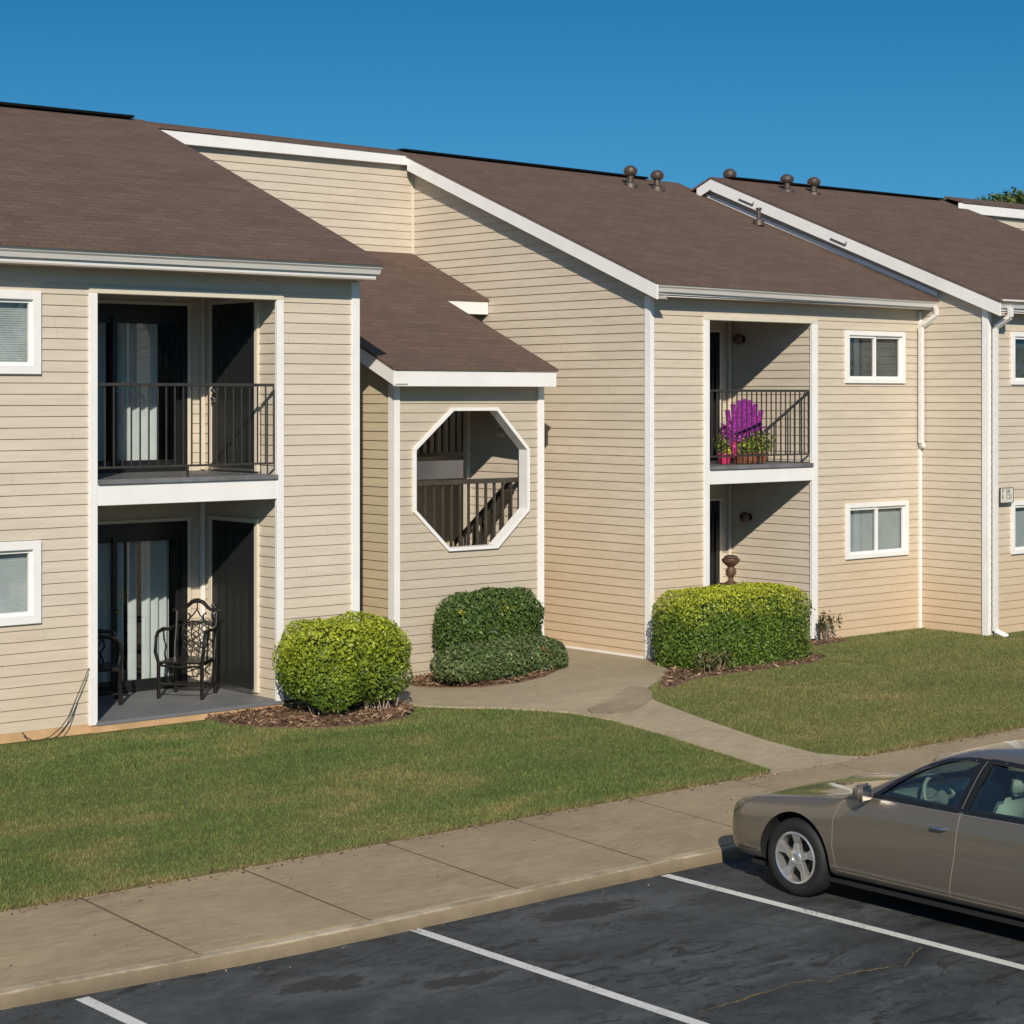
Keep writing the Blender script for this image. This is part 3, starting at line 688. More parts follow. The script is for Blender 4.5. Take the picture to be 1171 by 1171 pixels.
# soffits
def soff(pts,name='soffit',mat='soffit'): return slab(name,pts,.015,mat)
soff([(2.6,19.40,5.0),(14.38,19.40,5.0),(14.38,YA,5.0),(2.6,YA,5.0)])
soff([(19.0,19.28,4.96),(25,19.28,4.93),(25,YB,4.93),(19.0,YB,4.96)])
soff([(24.95,18.05,4.86),(31.2,18.05,4.86),(31.2,YC,4.86),(24.95,YC,4.86)])
soff([(14.45,24.70,7.17),(18.9,24.70,7.17),(18.9,24.80,7.17),(14.45,24.80,7.17)])
soff([(15.60,20.43,3.745),(18.17,20.43,3.745),(18.17,20.7,3.745),(15.60,20.7,3.745)])
soff([(31.0,23.39,7.06),(42,23.39,7.06),(42,23.8,7.06),(31.0,23.8,7.06)])
def rake(x,p0,p1,h,t=.03,mat='white',xs=None,name='rake_board'):
    (y0,z0),(y1,z1)=p0,p1; m=NB()
    a=[(x,y0,z0-h),(x+t,y0,z0-h),(x+t,y0,z0),(x,y0,z0)]; b=[(x,y1,z1-h),(x+t,y1,z1-h),(x+t,y1,z1),(x,y1,z1)]
    m.hexa(a,b); o=m.build(name,M[mat],B)
    if xs: slab('soffit',[(x+t,y0,z0-h+.02),(xs,y0,z0-h+.02),(xs,y1,z1-h+.02),(x+t,y1,z1-h+.02)],.012,'soffit')
    return o
rake(18.88,(19.18,5.09),(24.67,7.28),.205,xs=19.08)
rake(24.80,(17.96,4.975),(23.88,7.29),.20,xs=24.98)
rake(24.80,(23.88,7.29),(24.22,7.155),.17)
rake(15.39,(20.39,3.918),(22.93,4.99),.19,xs=15.62)
rake(24.91,(19.2,5.185),(24.1,7.07),.07,.012,'white',name='flashing')
for y in (22.9,20.9):
    z=4.975+(y-17.96)*.391-.13; m=NB(); m.bar((24.785,y,z),(24.785,y+.32,z+.125),.015,.018); m.bar((24.785,y,z),(24.775,y-.02,z+.05),.012,.014); m.build('bracket',M['vent'],B)
# gutters (K profile)
def gutter(x0,x1,y,za,zb,h=.125,name='gutter'):
    pr=[(0,0),(-.035,0),(-.06,.05),(-.085,.07),(-.1,.105),(-.1,.125),(-.088,.125),(-.088,.11),(-.07,.075),(-.045,.06),(-.03,.012),(0,.012)]
    m=NB(); k=len(pr)
    m.v=[(x0,y+a,za+b) for a,b in pr]+[(x1,y+a,zb+b) for a,b in pr]; m.f=[(i,(i+1)%k,k+(i+1)%k,k+i) for i in range(k)]
    # end caps
    for x,z in ((x0,za),(x1,zb)):
        m.add([(x,y+a,z+b) for a,b in ((0,0),(-.035,0),(-.06,.05),(-.085,.07),(-.1,.105),(-.1,.125),(0,.125))],[tuple(range(7))])
    # hidden back plate
    m.add([(x0,y-.002,za),(x1,y-.002,zb),(x1,y-.002,zb+.12),(x0,y-.002,za+.12)],[(0,1,2,3)])
    return m.build(name,M['gutter'],B)
gutter(2.6,14.41,19.398,5.05,5.05);gutter(18.92,25.06,19.278,4.995,4.945);gutter(24.86,31.2,18.048,4.90,4.92)
# downspouts
def spout(pts,w=.075,d=.055,mat='gutter'):
    m=NB()
    for a,b in zip(pts,pts[1:]):
        up=(0,1,0); m.bar(a,b,w,d,up)
    return m.build('downspout',M[mat],B,bevel=.004)
spout([(24.93,19.22,4.95),(24.93,19.22,4.82),(24.86,19.46,4.66),(24.86,19.46,2.86),(24.90,19.44,2.80)],.08,.06,'gutter')
spout([(25.10,17.99,4.91),(25.10,17.99,4.77),(25.045,18.22,4.62),(25.045,18.22,.06),(25.11,18.05,-.02)],.08,.06)
# ---- windows
def window(x0,x1,z0,z1,Y,panes=2,w=.07,bl='blind'):
    root=NB(); 
    m=NB()
    m.box(x0,x0+w,Y-.045,Y+.06,z0,z1);m.box(x1-w,x1,Y-.045,Y+.06,z0,z1);m.box(x0+w,x1-w,Y-.045,Y+.06,z0,z0+w);m.box(x0+w,x1-w,Y-.045,Y+.06,z1-w,z1)
    win=m.build('window',M['white'],B,bevel=.004)
    m=NB(); a,b,c,d=x0+w,x1-w,z0+w,z1-w; s=.035
    xs=[a+(b-a)*i/panes for i in range(panes+1)]
    for i in range(panes):
        l,r=xs[i],xs[i+1]; y=Y-.02+.015*(i%2)
        m.box(l,l+s,y,y+.04,c,d);m.box(r-s,r,y,y+.04,c,d);m.box(l+s,r-s,y,y+.04,c,c+s);m.box(l+s,r-s,y,y+.04,d-s,d)
    m.build('sash',M['white'],win)
    for i in range(panes):
        l,r=xs[i]+s,xs[i+1]-s; y=Y+.002+.015*(i%2); m=NB(); m.box(l,r,y,y+.006,c+s,d-s); m.build('pane',M['glass'],win)
    m=NB(); z=c
    rb=random.Random(int(x0*100+z0*10))
    while z<d-.03:
        t=rb.uniform(-.001,.001); m.add([(a,Y+.075+t,z),(b,Y+.075,z),(b,Y+.083,z+.0245),(a,Y+.083+t,z+.0245)],[(0,1,2,3)]); z+=.025
    m.build('blind',M[bl],win,normals=False)
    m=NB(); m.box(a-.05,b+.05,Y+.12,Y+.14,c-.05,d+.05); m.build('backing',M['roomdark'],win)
window(8.66,10.14,3.826,4.72,YA,2,.095);window(8.66,10.14,1.15,2.04,YA,2,.095);window(4.1,5.65,3.826,4.72,YA,2,.095)
window(23.14,24.53,3.78,4.565,YB,bl='blinddark');window(23.15,24.61,1.153,1.985,YB,bl='blindmid')
window(25.51,26.9,3.76,4.56,YC,bl='blinddark');window(25.51,26.9,1.184,1.994,YC,bl='blindmid')
# ---- sliding doors
def slider(x0,x1,z0,z1,Y,gap,w=.085,seed=1,cur=True):
    m=NB(); m.box(x0,x0+w,Y-.03,Y+.10,z0,z1);m.box(x1-w,x1,Y-.03,Y+.1,z0,z1);m.box(x0+w,x1-w,Y-.03,Y+.1,z1-.16,z1);m.box(x0+w,x1-w,Y-.03,Y+.1,z0,z0+.05)
    d=m.build('sliding_door',M['black'],B,bevel=.003)
    xm=x0+(x1-x0)*.52
    m=NB()
    for l,r,y in ((x0+w,xm+.03,Y+.035),(xm-.03,x1-w,Y)):
        m.box(l,l+.055,y,y+.03,z0+.05,z1-.16);m.box(r-.055,r,y,y+.03,z0+.05,z1-.16);m.box(l+.055,r-.055,y,y+.03,z0+.05,z0+.14);m.box(l+.055,r-.055,y,y+.03,z1-.23,z1-.16)
    m.build('door_frame',M['black'],d)
    for l,r,y in ((x0+w,xm+.03,Y+.035),(xm-.03,x1-w,Y)):
        m=NB(); m.box(l+.055,r-.055,y+.012,y+.018,z0+.14,z1-.23); m.build('pane',M['glass'],d)
    m=NB(); m.box(x0-.045,x0,Y-.03,Y,z0,z1+.04); m.box(x1,x1+.045,Y-.03,Y,z0,z1+.04); m.box(x0,x1,Y-.03,Y,z1,z1+.04); m.build('casing',M['cream'],d)
    m=NB(); m.lathe([(.022,0),(.03,.02),(.022,.05)],12,(0,0,0)); m.v=[(xm+.02+v[0],Y-.0-v[2],z0+.98+v[1]) for v in m.v]; m.build('handle',M['chrome'],d)
    # vertical pleated curtains
    rr=random.Random(seed)
    for l,r in gap:
        m=NB(); n=int((r-l)/.018)
        pts=[(l+(r-l)*i/n, Y+.16+.035*math.sin(i*.95+rr.uniform(-.25,.25))) for i in range(n+1)]
        m.v=[(x,y,z0+.06) for x,y in pts]+[(x,y,z1-.1) for x,y in pts]; m.f=[(i,i+1,n+2+i,n+1+i) for i in range(n)]
        m.build('curtain',M['curtain'],d,smooth=True,normals=False)
slider(10.95,13.0,.013,2.055,21.46,[(10.9,12.20),(12.27,12.42),(12.46,12.86)],seed=3)
slider(10.95,13.0,DK+.012,4.70,21.46,[(10.9,11.98),(12.08,12.70)],seed=5)
slider(20.45,22.17,.013,2.0,21.19,[(20.5,21.5),(21.75,22.1)],seed=8)
slider(20.45,22.17,DK-.046,4.555,21.19,[(20.5,21.6)],seed=9)
# ---- storm doors on recess side
def sdoor(z0,z1,upper):
    m=NB(); m.box(13.205,13.25,20.20,20.26,z0,z1+.05);m.box(13.205,13.25,21.22,21.28,z0,z1+.05);m.box(13.205,13.25,20.26,21.22,z1,z1+.05)
    d=m.build('door',M['cream'],B)
    m=NB(); m.box(13.215,13.255,20.265,21.215,z0+.005,z1-.005)
    for i in range(5):
        y=20.38+i*.17; m.box(13.208,13.215,y,y+.012,z0+.1,z1-.1)
    m.build('door_leaf',M['doorblack'],d,bevel=.002)
    m=NB(); m.box(13.19,13.215,20.27,21.21,z0,z0+.03); m.build('threshold',M['metal'],d)
    for zz,rr in (((z0+.86),.032),((z0+.97),.025)):
        m=NB(); m.lathe([(rr*.9,0),(rr,.01),(rr*.5,.02),(rr*.5,.035),(rr,.045),(rr*.9,.06),(rr*.3,.068)],16); m.v=[(13.21-v[2],21.12+v[0],zz+v[1]) for v in m.v]; m.build('handle',M['chrome'],d,smooth='auto')
sdoor(.05,2.07,False);sdoor(DK+.03,4.715,True)
# ---- balcony railings
def railing(x0,x1,Y,z0,z1,sp,r=.011,brace=True):
    m=NB(); m.bar((x0,Y,z1),(x1,Y,z1),.045,.035); rail=m.build('railing',M['darkmetal'],B,bevel=.004)
    m=NB(); m.box(x0,x1,Y-.012,Y+.012,z0-.012,z0+.012); n=round((x1-x0)/sp)
    for i in range(n+1):
        x=x0+(x1-x0)*i/n; m.box(x-r/2,x+r/2,Y-r/2,Y+r/2,z0+.012,z1-.018)
    xm=(x0+x1)/2; m.box(xm-.012,xm+.012,Y-.012,Y+.012,z0-.12,z0-.012)
    m.build('baluster',M['darkmetal'],rail)
railing(10.83,13.165,YA+.03,2.80,3.72,.113,.014);railing(20.24,22.385,YB+.03,2.74,3.665,.103,.014)
# ---- wall lamps
def wlamp(X,y,z,r=.09,h=.16):
    m=NB(); m.lathe([(.05,0),(.06,.012),(.03,.02),(.03,.05)],16); m.v=[(X-v[2],y+v[0],z+v[1]) for v in m.v]; l=m.build('wall_lamp',M['chair'],B)
    m=NB(); m.lathe([(r*.5,-h/2),(r*.85,-h/4),(r,0),(r*.8,h/3),(r*.35,h/2)],18,(X-.11,y,z)); m.build('lamp_shade',M['bronze'],l,smooth=True)
wlamp(22.40,20.9,4.45,.085);wlamp(22.40,20.76,1.76,.08)
m=NB(); m.lathe([(.05,0),(.05,.03),(.03,.04),(.03,.09),(.045,.1)],16); m.v=[(18.04-v[2],21.38+v[0],3.19+v[1]) for v in m.v]; m.build('wall_lamp',M['cream'],B,smooth='auto')
m=NB(); m.lathe([(.045,0),(.045,.03),(.03,.04),(.03,.08),(.04,.09)],16); m.v=[(18.04-v[2],21.38+v[0],3.06+v[1]) for v in m.v]; m.build('wall_lamp',M['cream'],B,smooth='auto')
# ---- roof vents
def rvent(x,y,z,h=.34,r=.10):
    r=.09; h*=.9
    m=NB(); m.lathe([(r*1.5,-.08),(r*1.4,-.0),(r*.62,.03),(r*.62,h*.45)],16,(x,y,z)); v=m.build('roof_vent',M['vent'],B,smooth='auto')
    m=NB(); n=16; prof=[(r*.62,h*.42),(r*1.0,h*.5),(r*1.25,h*.66),(r*1.15,h*.84),(r*.7,h*.97),(r*.15,h*1.02)]
    m.lathe(prof,n,(x,y,z))
    for i in range(12):
        t=i*math.pi/6; c,s_=math.cos(t),math.sin(t)
        m.bar((x+c*r*1.05,y+s_*r*1.05,z+h*.5),(x+c*r*1.22,y+s_*r*1.22,z+h*.8),.012,.03)
    m.build('vent_cap',M['vent'],v)
rvent(23.3,24.3,7.14);rvent(23.9,24.27,7.12,.32);rvent(25.55,24.15,7.22,.36,.13);rvent(26.25,23.45,7.16,.31,.14);rvent(26.95,23.45,7.16,.31,.14)
m=NB(); m.lathe([(.10,-.06),(.09,.02),(.035,.04),(.035,.2),(.05,.2),(.05,.23)],14,(24.55,22.55,6.46)); m.build('roof_vent',M['vent'],B,smooth='auto')
# ---- stair inside the entry
m=NB(); y=20.98; m.box(15.66,18.03,y-.03,y+.03,2.405,2.47); rl=m.build('stair_railing',M['woodrail'],B)
m=NB(); m.box(15.66,18.03,y-.02,y+.02,1.36,1.42)
for i in range(16):
    x=15.75+i*.15; m.box(x-.015,x+.015,y-.015,y+.015,1.42,2.405)
m.build('baluster',M['woodrail'],rl)
m=NB(); m.box(15.66,18.03,20.9,22.1,1.22,1.34); m.build('stair_landing',M['soffit'],B)
# inclined flight along the right inner wall
m=NB(); m.bar((17.93,22.3,.95),(17.93,21.1,2.30),.04,.16,(1,0,0)); m.bar((17.93,22.3,1.5),(17.93,21.1,2.42),.04,.05)
for i in range(8):
    t=i/8; yy=22.3-1.2*t; m.box(17.915,17.945,yy-.015,yy+.015,1.0+1.3*t,1.5+.92*t)
m.build('stair_stringer',M['woodrail'],B)
m=NB(); m.box(16.6,19.04,22.6,22.7,2.40,2.66); m.build('landing_beam',M['white'],B); m=NB(); m.box(15.7,18.03,22.7,24.8,2.5,2.62); m.box(15.7,17.4,23.3,24.8,4.6,4.7); m.build('stair_landing',M['soffit'],B)
m=NB(); m.box(17.0,19.04,22.60,22.65,2.72,2.78); 
for i in range(16): x=17.06+i*.13; m.box(x-.02,x+.02,22.61,22.65,2.78,3.75)
m.box(17.0,19.04,22.60,22.66,3.75,3.82)
m.build('stair_railing',M['woodrail'],B)
m=NB(); m.box(17.98,18.06,22.1,22.18,-.1,4.6); m.build('post',M['cream'],B)
m=NB(); siding(m,front(23.6),rect(15.66,19.08,-.1,5.2)); m.build('wall',M['siding_yellow'],B,normals=False)
m=NB(); m.bar((15.9,22.4,.1),(17.3,22.4,1.35),.05,.22,(0,1,0)); m.build('stair_stringer',M['woodrail'],B)
m=NB(); m.bar((18.21,20.82,3.0),(18.29,20.82,3.0),.05,.07);m.bar((18.24,20.82,2.55),(18.24,20.82,3.0),.03,.03);m.build('bracket_lamp',M['black'],B)

# ------------------------------------------------------------ wall sign
sg=empty('wall_sign',(25.285,18.20,1.985),label='small cream plaque with dark lettering on the siding beside the downspout',cat='sign')
o=MB(); o.box(-.155,.155,-.012,.012,0,.215); o.build('plate',M['signface'],sg,bevel=.004)
o=MB(); o.box(-.163,-.155,-.016,.012,-.008,.223);o.box(.155,.163,-.016,.012,-.008,.223);o.box(-.155,.155,-.016,.012,-.008,0);o.box(-.155,.155,-.016,.012,.215,.223);o.build('border',M['signink'],sg)
def text(s,x,z,size):
    cu=bpy.data.curves.new('lettering','FONT');cu.body=s;cu.size=size;cu.extrude=.001
    ob=bpy.data.objects.new('lettering',cu);COL.objects.link(ob)
    dg=bpy.context.evaluated_depsgraph_get();me=bpy.data.meshes.new_from_object(ob.evaluated_get(dg))
    bpy.data.objects.remove(ob);me.transform(Matrix.Translation((x,-.0145,z))@Matrix.Rotation(R(90),4,'X'))
    me.materials.clear(); me.materials.append(M['signink']); o=bpy.data.objects.new('lettering',me);COL.objects.link(o);o.parent=sg
text('P',-.125,.135,.095);text('ER',-.02,.135,.095);text('K',-.125,.055,.095);text('CD',-.02,.055,.095);text('- - - - -',-.11,.02,.04)

# ------------------------------------------------------------ cable
m=MB(); pts=[(10.70,19.69,.62),(10.62,19.67,.48),(10.52,19.66,.29),(10.43,19.65,.12),(10.34,19.64,.02),(10.2,19.63,-.07),(10.02,19.62,-.10),(9.93,19.63,-.05),(9.885,19.65,.01)]
m.tube(pts,.006,6); m.tube([(10.52,19.655,.29),(10.40,19.62,.05),(10.28,19.60,-.06),(10.17,19.58,-.09)],.005,6)
tag(m.build('cable',M['cable'],off=(10.7,19.7,0)),'thin dark cable sagging down the siding below the left windows','cable')

# ------------------------------------------------------------ plants
def leafcloud(name,mat,parent,sample,n,size,seed,aspect=.5,droop=0,normals=None,off=(0,0,0)):
    r=np.random.default_rng(seed); P,N=sample(r,n); n=len(P)
    # leaf frame: mostly facing outward with jitter
    d=N+r.normal(0,.65,(n,3)); d/=np.linalg.norm(d,axis=1)[:,None]
    t=r.normal(0,1,(n,3)); t[:,2]+=.5; t-=(t*d).sum(1)[:,None]*d; t/=np.linalg.norm(t,axis=1)[:,None]; b=np.cross(d,t)
    s=(size*(.45+1.25*r.uniform(0,1,n)**1.6))[:,None]
    V=np.empty((n,4,3)); V[:,0]=P-t*s;V[:,1]=P+b*s*aspect-d*s*.15;V[:,2]=P+t*s;V[:,3]=P-b*s*aspect-d*s*.15
    V-=np.array(off)
    me=bpy.data.meshes.new(name);me.vertices.add(4*n);me.vertices.foreach_set('co',V.reshape(-1))
    me.loops.add(4*n);me.loops.foreach_set('vertex_index',np.arange(4*n,dtype=np.int32));me.polygons.add(n)
    me.polygons.foreach_set('loop_start',np.arange(0,4*n,4,dtype=np.int32));me.update(calc_edges=True);me.materials.append(mat)
    o=bpy.data.objects.new(name,me);COL.objects.link(o);o.parent=parent;return o
def superell(c,rad,p=2.0,lump=.06,shell=.18,zmin=None,lfreq=3.0,rot=0):
    """points near the surface of a super-ellipsoid (p=2 ball, p>4 clipped box)"""
    c=np.array(c);rad=np.array(rad)
    def f(r,n):
        u=r.normal(0,1,(n,3));u/=np.linalg.norm(u,axis=1)[:,None]
        k=(np.abs(u)**p).sum(1)**(-1/p); q=u*k[:,None]
        nrm=np.sign(q)*np.abs(q)**(p-1)/rad; nrm/=np.linalg.norm(nrm,axis=1)[:,None]
        l=np.array([noise.noise(Vector(a*lfreq+c)) for a in q*rad])
        depth=1-shell*r.uniform(0,1,n)**1.8+np.where(r.uniform(0,1,n)>.975,r.uniform(0,.07,n),0)
        P=q*rad*(depth*(1+lump*2*l))[:,None]
        if rot: cs,sn=math.cos(rot),math.sin(rot); P=np.stack([P[:,0]*cs-P[:,1]*sn,P[:,0]*sn+P[:,1]*cs,P[:,2]],1); nrm=np.stack([nrm[:,0]*cs-nrm[:,1]*sn,nrm[:,0]*sn+nrm[:,1]*cs,nrm[:,2]],1)
        P+=c
        if zmin is not None: k=P[:,2]>zmin+.02*l; return P[k],nrm[k]
        return P,nrm
    return f
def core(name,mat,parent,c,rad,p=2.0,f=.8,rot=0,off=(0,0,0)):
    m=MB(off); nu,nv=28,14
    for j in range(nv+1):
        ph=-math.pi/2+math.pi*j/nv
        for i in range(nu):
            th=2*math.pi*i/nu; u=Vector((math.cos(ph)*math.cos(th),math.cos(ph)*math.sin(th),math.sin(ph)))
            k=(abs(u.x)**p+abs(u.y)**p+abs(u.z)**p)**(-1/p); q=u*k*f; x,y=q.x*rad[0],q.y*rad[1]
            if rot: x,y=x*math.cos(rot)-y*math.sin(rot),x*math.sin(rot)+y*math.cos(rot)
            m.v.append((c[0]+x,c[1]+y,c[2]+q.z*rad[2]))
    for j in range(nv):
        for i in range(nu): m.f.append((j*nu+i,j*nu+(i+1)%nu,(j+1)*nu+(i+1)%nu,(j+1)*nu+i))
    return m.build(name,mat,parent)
# left privet
c0=(13.62,19.0,.56)
b=empty('shrub',(13.7,19.0,-.08),label='bright yellow-green rounded shrub with bare stems on mulch, beside the patio post',cat='shrub'); o_=b.location
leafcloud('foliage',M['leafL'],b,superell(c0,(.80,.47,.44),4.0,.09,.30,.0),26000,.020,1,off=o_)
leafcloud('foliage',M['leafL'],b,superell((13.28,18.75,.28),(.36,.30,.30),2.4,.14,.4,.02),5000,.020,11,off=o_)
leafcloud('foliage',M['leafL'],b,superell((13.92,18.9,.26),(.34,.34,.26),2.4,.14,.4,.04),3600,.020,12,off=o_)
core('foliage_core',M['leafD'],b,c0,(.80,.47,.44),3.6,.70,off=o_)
m=MB(o_); rs=random.Random(5)
for i in range(26):
    x=rs.choice([13.22,13.28,13.9,14.05])+rs.uniform(-.12,.12);y=18.78+rs.uniform(-.1,.2); m.tube([(x,y,-.1),(x+rs.uniform(-.1,.1),y+rs.uniform(-.05,.05),.12),(x+rs.uniform(-.3,.3),y+rs.uniform(-.1,.2),.45)],[.010,.008,.005],5)
m.build('stem',M['twig'],b)
# right clipped hedge
c0=(19.80,18.66,.44)
b=empty('hedge',(19.8,18.7,0),label='large clipped box-shaped hedge with lime-green top, in front of the lower porch',cat='hedge'); o_=b.location
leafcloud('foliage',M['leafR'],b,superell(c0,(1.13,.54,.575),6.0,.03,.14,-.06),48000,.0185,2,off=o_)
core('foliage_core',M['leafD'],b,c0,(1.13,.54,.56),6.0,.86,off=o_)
b2=empty('weed',(18.7,18.15,0),label='straggly dry sprigs with yellowish leaves growing at the left foot of the clipped hedge',cat='weed'); o_=b2.location
leafcloud('foliage',M['leafRed'],b2,superell((18.85,18.12,.14),(.36,.14,.17),2,.2,.9,0),420,.024,21,off=o_)
m=MB(o_)
for i in range(16):
    x=18.72+rs.uniform(-.1,.35);y=18.12+rs.uniform(-.08,.1);m.tube([(x,y,0),(x+rs.uniform(-.1,.1),y-.03,.15),(x+rs.uniform(-.2,.2),y-.06,.28)],[.004,.003,.002],4)
m.build('stem',M['twig'],b2)
# middle pair
b=empty('shrub',(16.95,20.35,0),label='taller dark green shrub against the wall below the octagonal opening',cat='shrub'); o_=b.location
leafcloud('foliage',M['leafD'],b,superell((16.93,20.32,.57),(.80,.34,.47),3.4,.07,.22,.02),19000,.021,3,off=o_)
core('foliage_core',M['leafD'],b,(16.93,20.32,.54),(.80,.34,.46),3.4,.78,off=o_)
leafcloud('blossom',M['flYel'],b,superell((17.02,20.03,.80),(.14,.05,.10),2,.2,1,None),40,.016,31,off=o_)
leafcloud('blossom',M['flYel'],b,superell((16.2,20.03,.80),(.05,.05,.08),2,.2,1,None),14,.016,32,off=o_)
b=empty('shrub',(16.9,19.85,0),label='low spreading dark shrub with a sprig of red flowers, in front of the taller one',cat='shrub'); o_=b.location
leafcloud('foliage',M['leafJ'],b,superell((16.43,19.80,.17),(.80,.38,.27),2.5,.06,.25,.0),11000,.019,4,off=o_)
leafcloud('foliage',M['leafJ'],b,superell((17.14,19.90,.18),(.70,.38,.27),2.5,.07,.25,.0),11000,.019,41,off=o_)
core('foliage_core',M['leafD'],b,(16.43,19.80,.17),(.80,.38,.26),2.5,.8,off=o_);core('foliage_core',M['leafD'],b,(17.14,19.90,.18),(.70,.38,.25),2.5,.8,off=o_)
leafcloud('blossom',M['flRed'],b,superell((17.26,19.58,.25),(.17,.05,.15),2,.3,1,None),45,.013,42,off=o_)
leafcloud('blossom',M['flYel'],b,superell((16.78,19.66,.36),(.22,.04,.05),2,.3,1,None),12,.012,43,off=o_)
# small red-leaved plant by the post
b=empty('small_plant',(22.45,19.3,0),label='small sparse reddish-green plant at the foot of the white porch post',cat='plant'); o_=b.location
m=MB(o_)
for i in range(9):
    a=rs.uniform(0,6.28);l=rs.uniform(.05,.22);h=rs.uniform(.2,.42);p=[(22.45,19.3,0),(22.45+.5*l*math.cos(a),19.3+.5*l*math.sin(a)-.03,h*.6),(22.45+l*math.cos(a),19.3+.6*l*math.sin(a)-.05,h)]
    m.tube(p,[.007,.005,.003],5)
    e=p[2]; leafcloud('foliage',M['leafRed'],b,superell((e[0],e[1],e[2]-.05),(.05,.05,.10),2,.2,1,None),45,.022,50+i,off=o_)
m.build('stem',M['bark'],b)
# trees behind
for i,(x,y,h,r_,lab) in enumerate(((46.5,34.6,9.9,1.5,'smaller tree crown just showing above the far roof, left of the two'),(50.2,35.0,10.5,2.2,'larger olive-green tree crown above the far roof at the right edge'))):
    t=empty('tree',(x,y,-.4),label=lab,cat='tree')
    m=MB(t.location); m.tube([(x,y,-.5),(x+.1,y,3),(x-.1,y,h-3.5),(x,y,h-2.2)],[.25,.2,.12,.03],10)
    for k in range(9):
        a=k*2.4;z=h-4.8+k*.26; m.tube([(x,y,z),(x+r_*.5*math.cos(a),y+r_*.5*math.sin(a),z+.6),(x+r_*.85*math.cos(a),y+r_*.85*math.sin(a),z+1.0)],[.07,.045,.015],6)
    m.build('trunk',M['bark'],t)
    for k in range(16):
        a=k*2.4;z=h-2.6+rs.uniform(-1.2,1.6);rr_=r_*rs.uniform(.2,.85)*(1-max(0,(z-h+1.4))/3.0); s_=rs.uniform(.55,.95)
        leafcloud('crown',M['leafT'],t,superell((x+rr_*math.cos(a),y+rr_*math.sin(a),z),(s_,s_,s_*.7),2,.25,.85,None),1500,.075,100+i*40+k,off=t.location)

wd=empty('reflected_woods',(20,-45,-1),label='unseen line of trees added behind the viewer for the windows to reflect'); wd['kind']='stuff'; o_=wd.location  # unseen tree line, added so the panes reflect foliage instead of sky
def woodpts(r,n):
    x=r.uniform(-70,120,n); hh=np.array([7+2.5*noise.noise(Vector((a*.12,0,0)))+1.2*noise.noise(Vector((a*.5,4,0))) for a in x]); z=-1+(hh+1)*r.uniform(0,1,n)**.8
    y=-45+2.0*np.sin(x*.7)+r.uniform(-2,1.5,n); N=np.tile(np.array([0,1.,.4]),(n,1)); return np.stack([x,y,z],1),N
wl=leafcloud('foliage',M['leafT'],wd,woodpts,26000,.42,77,off=o_); wl['kind']='stuff'
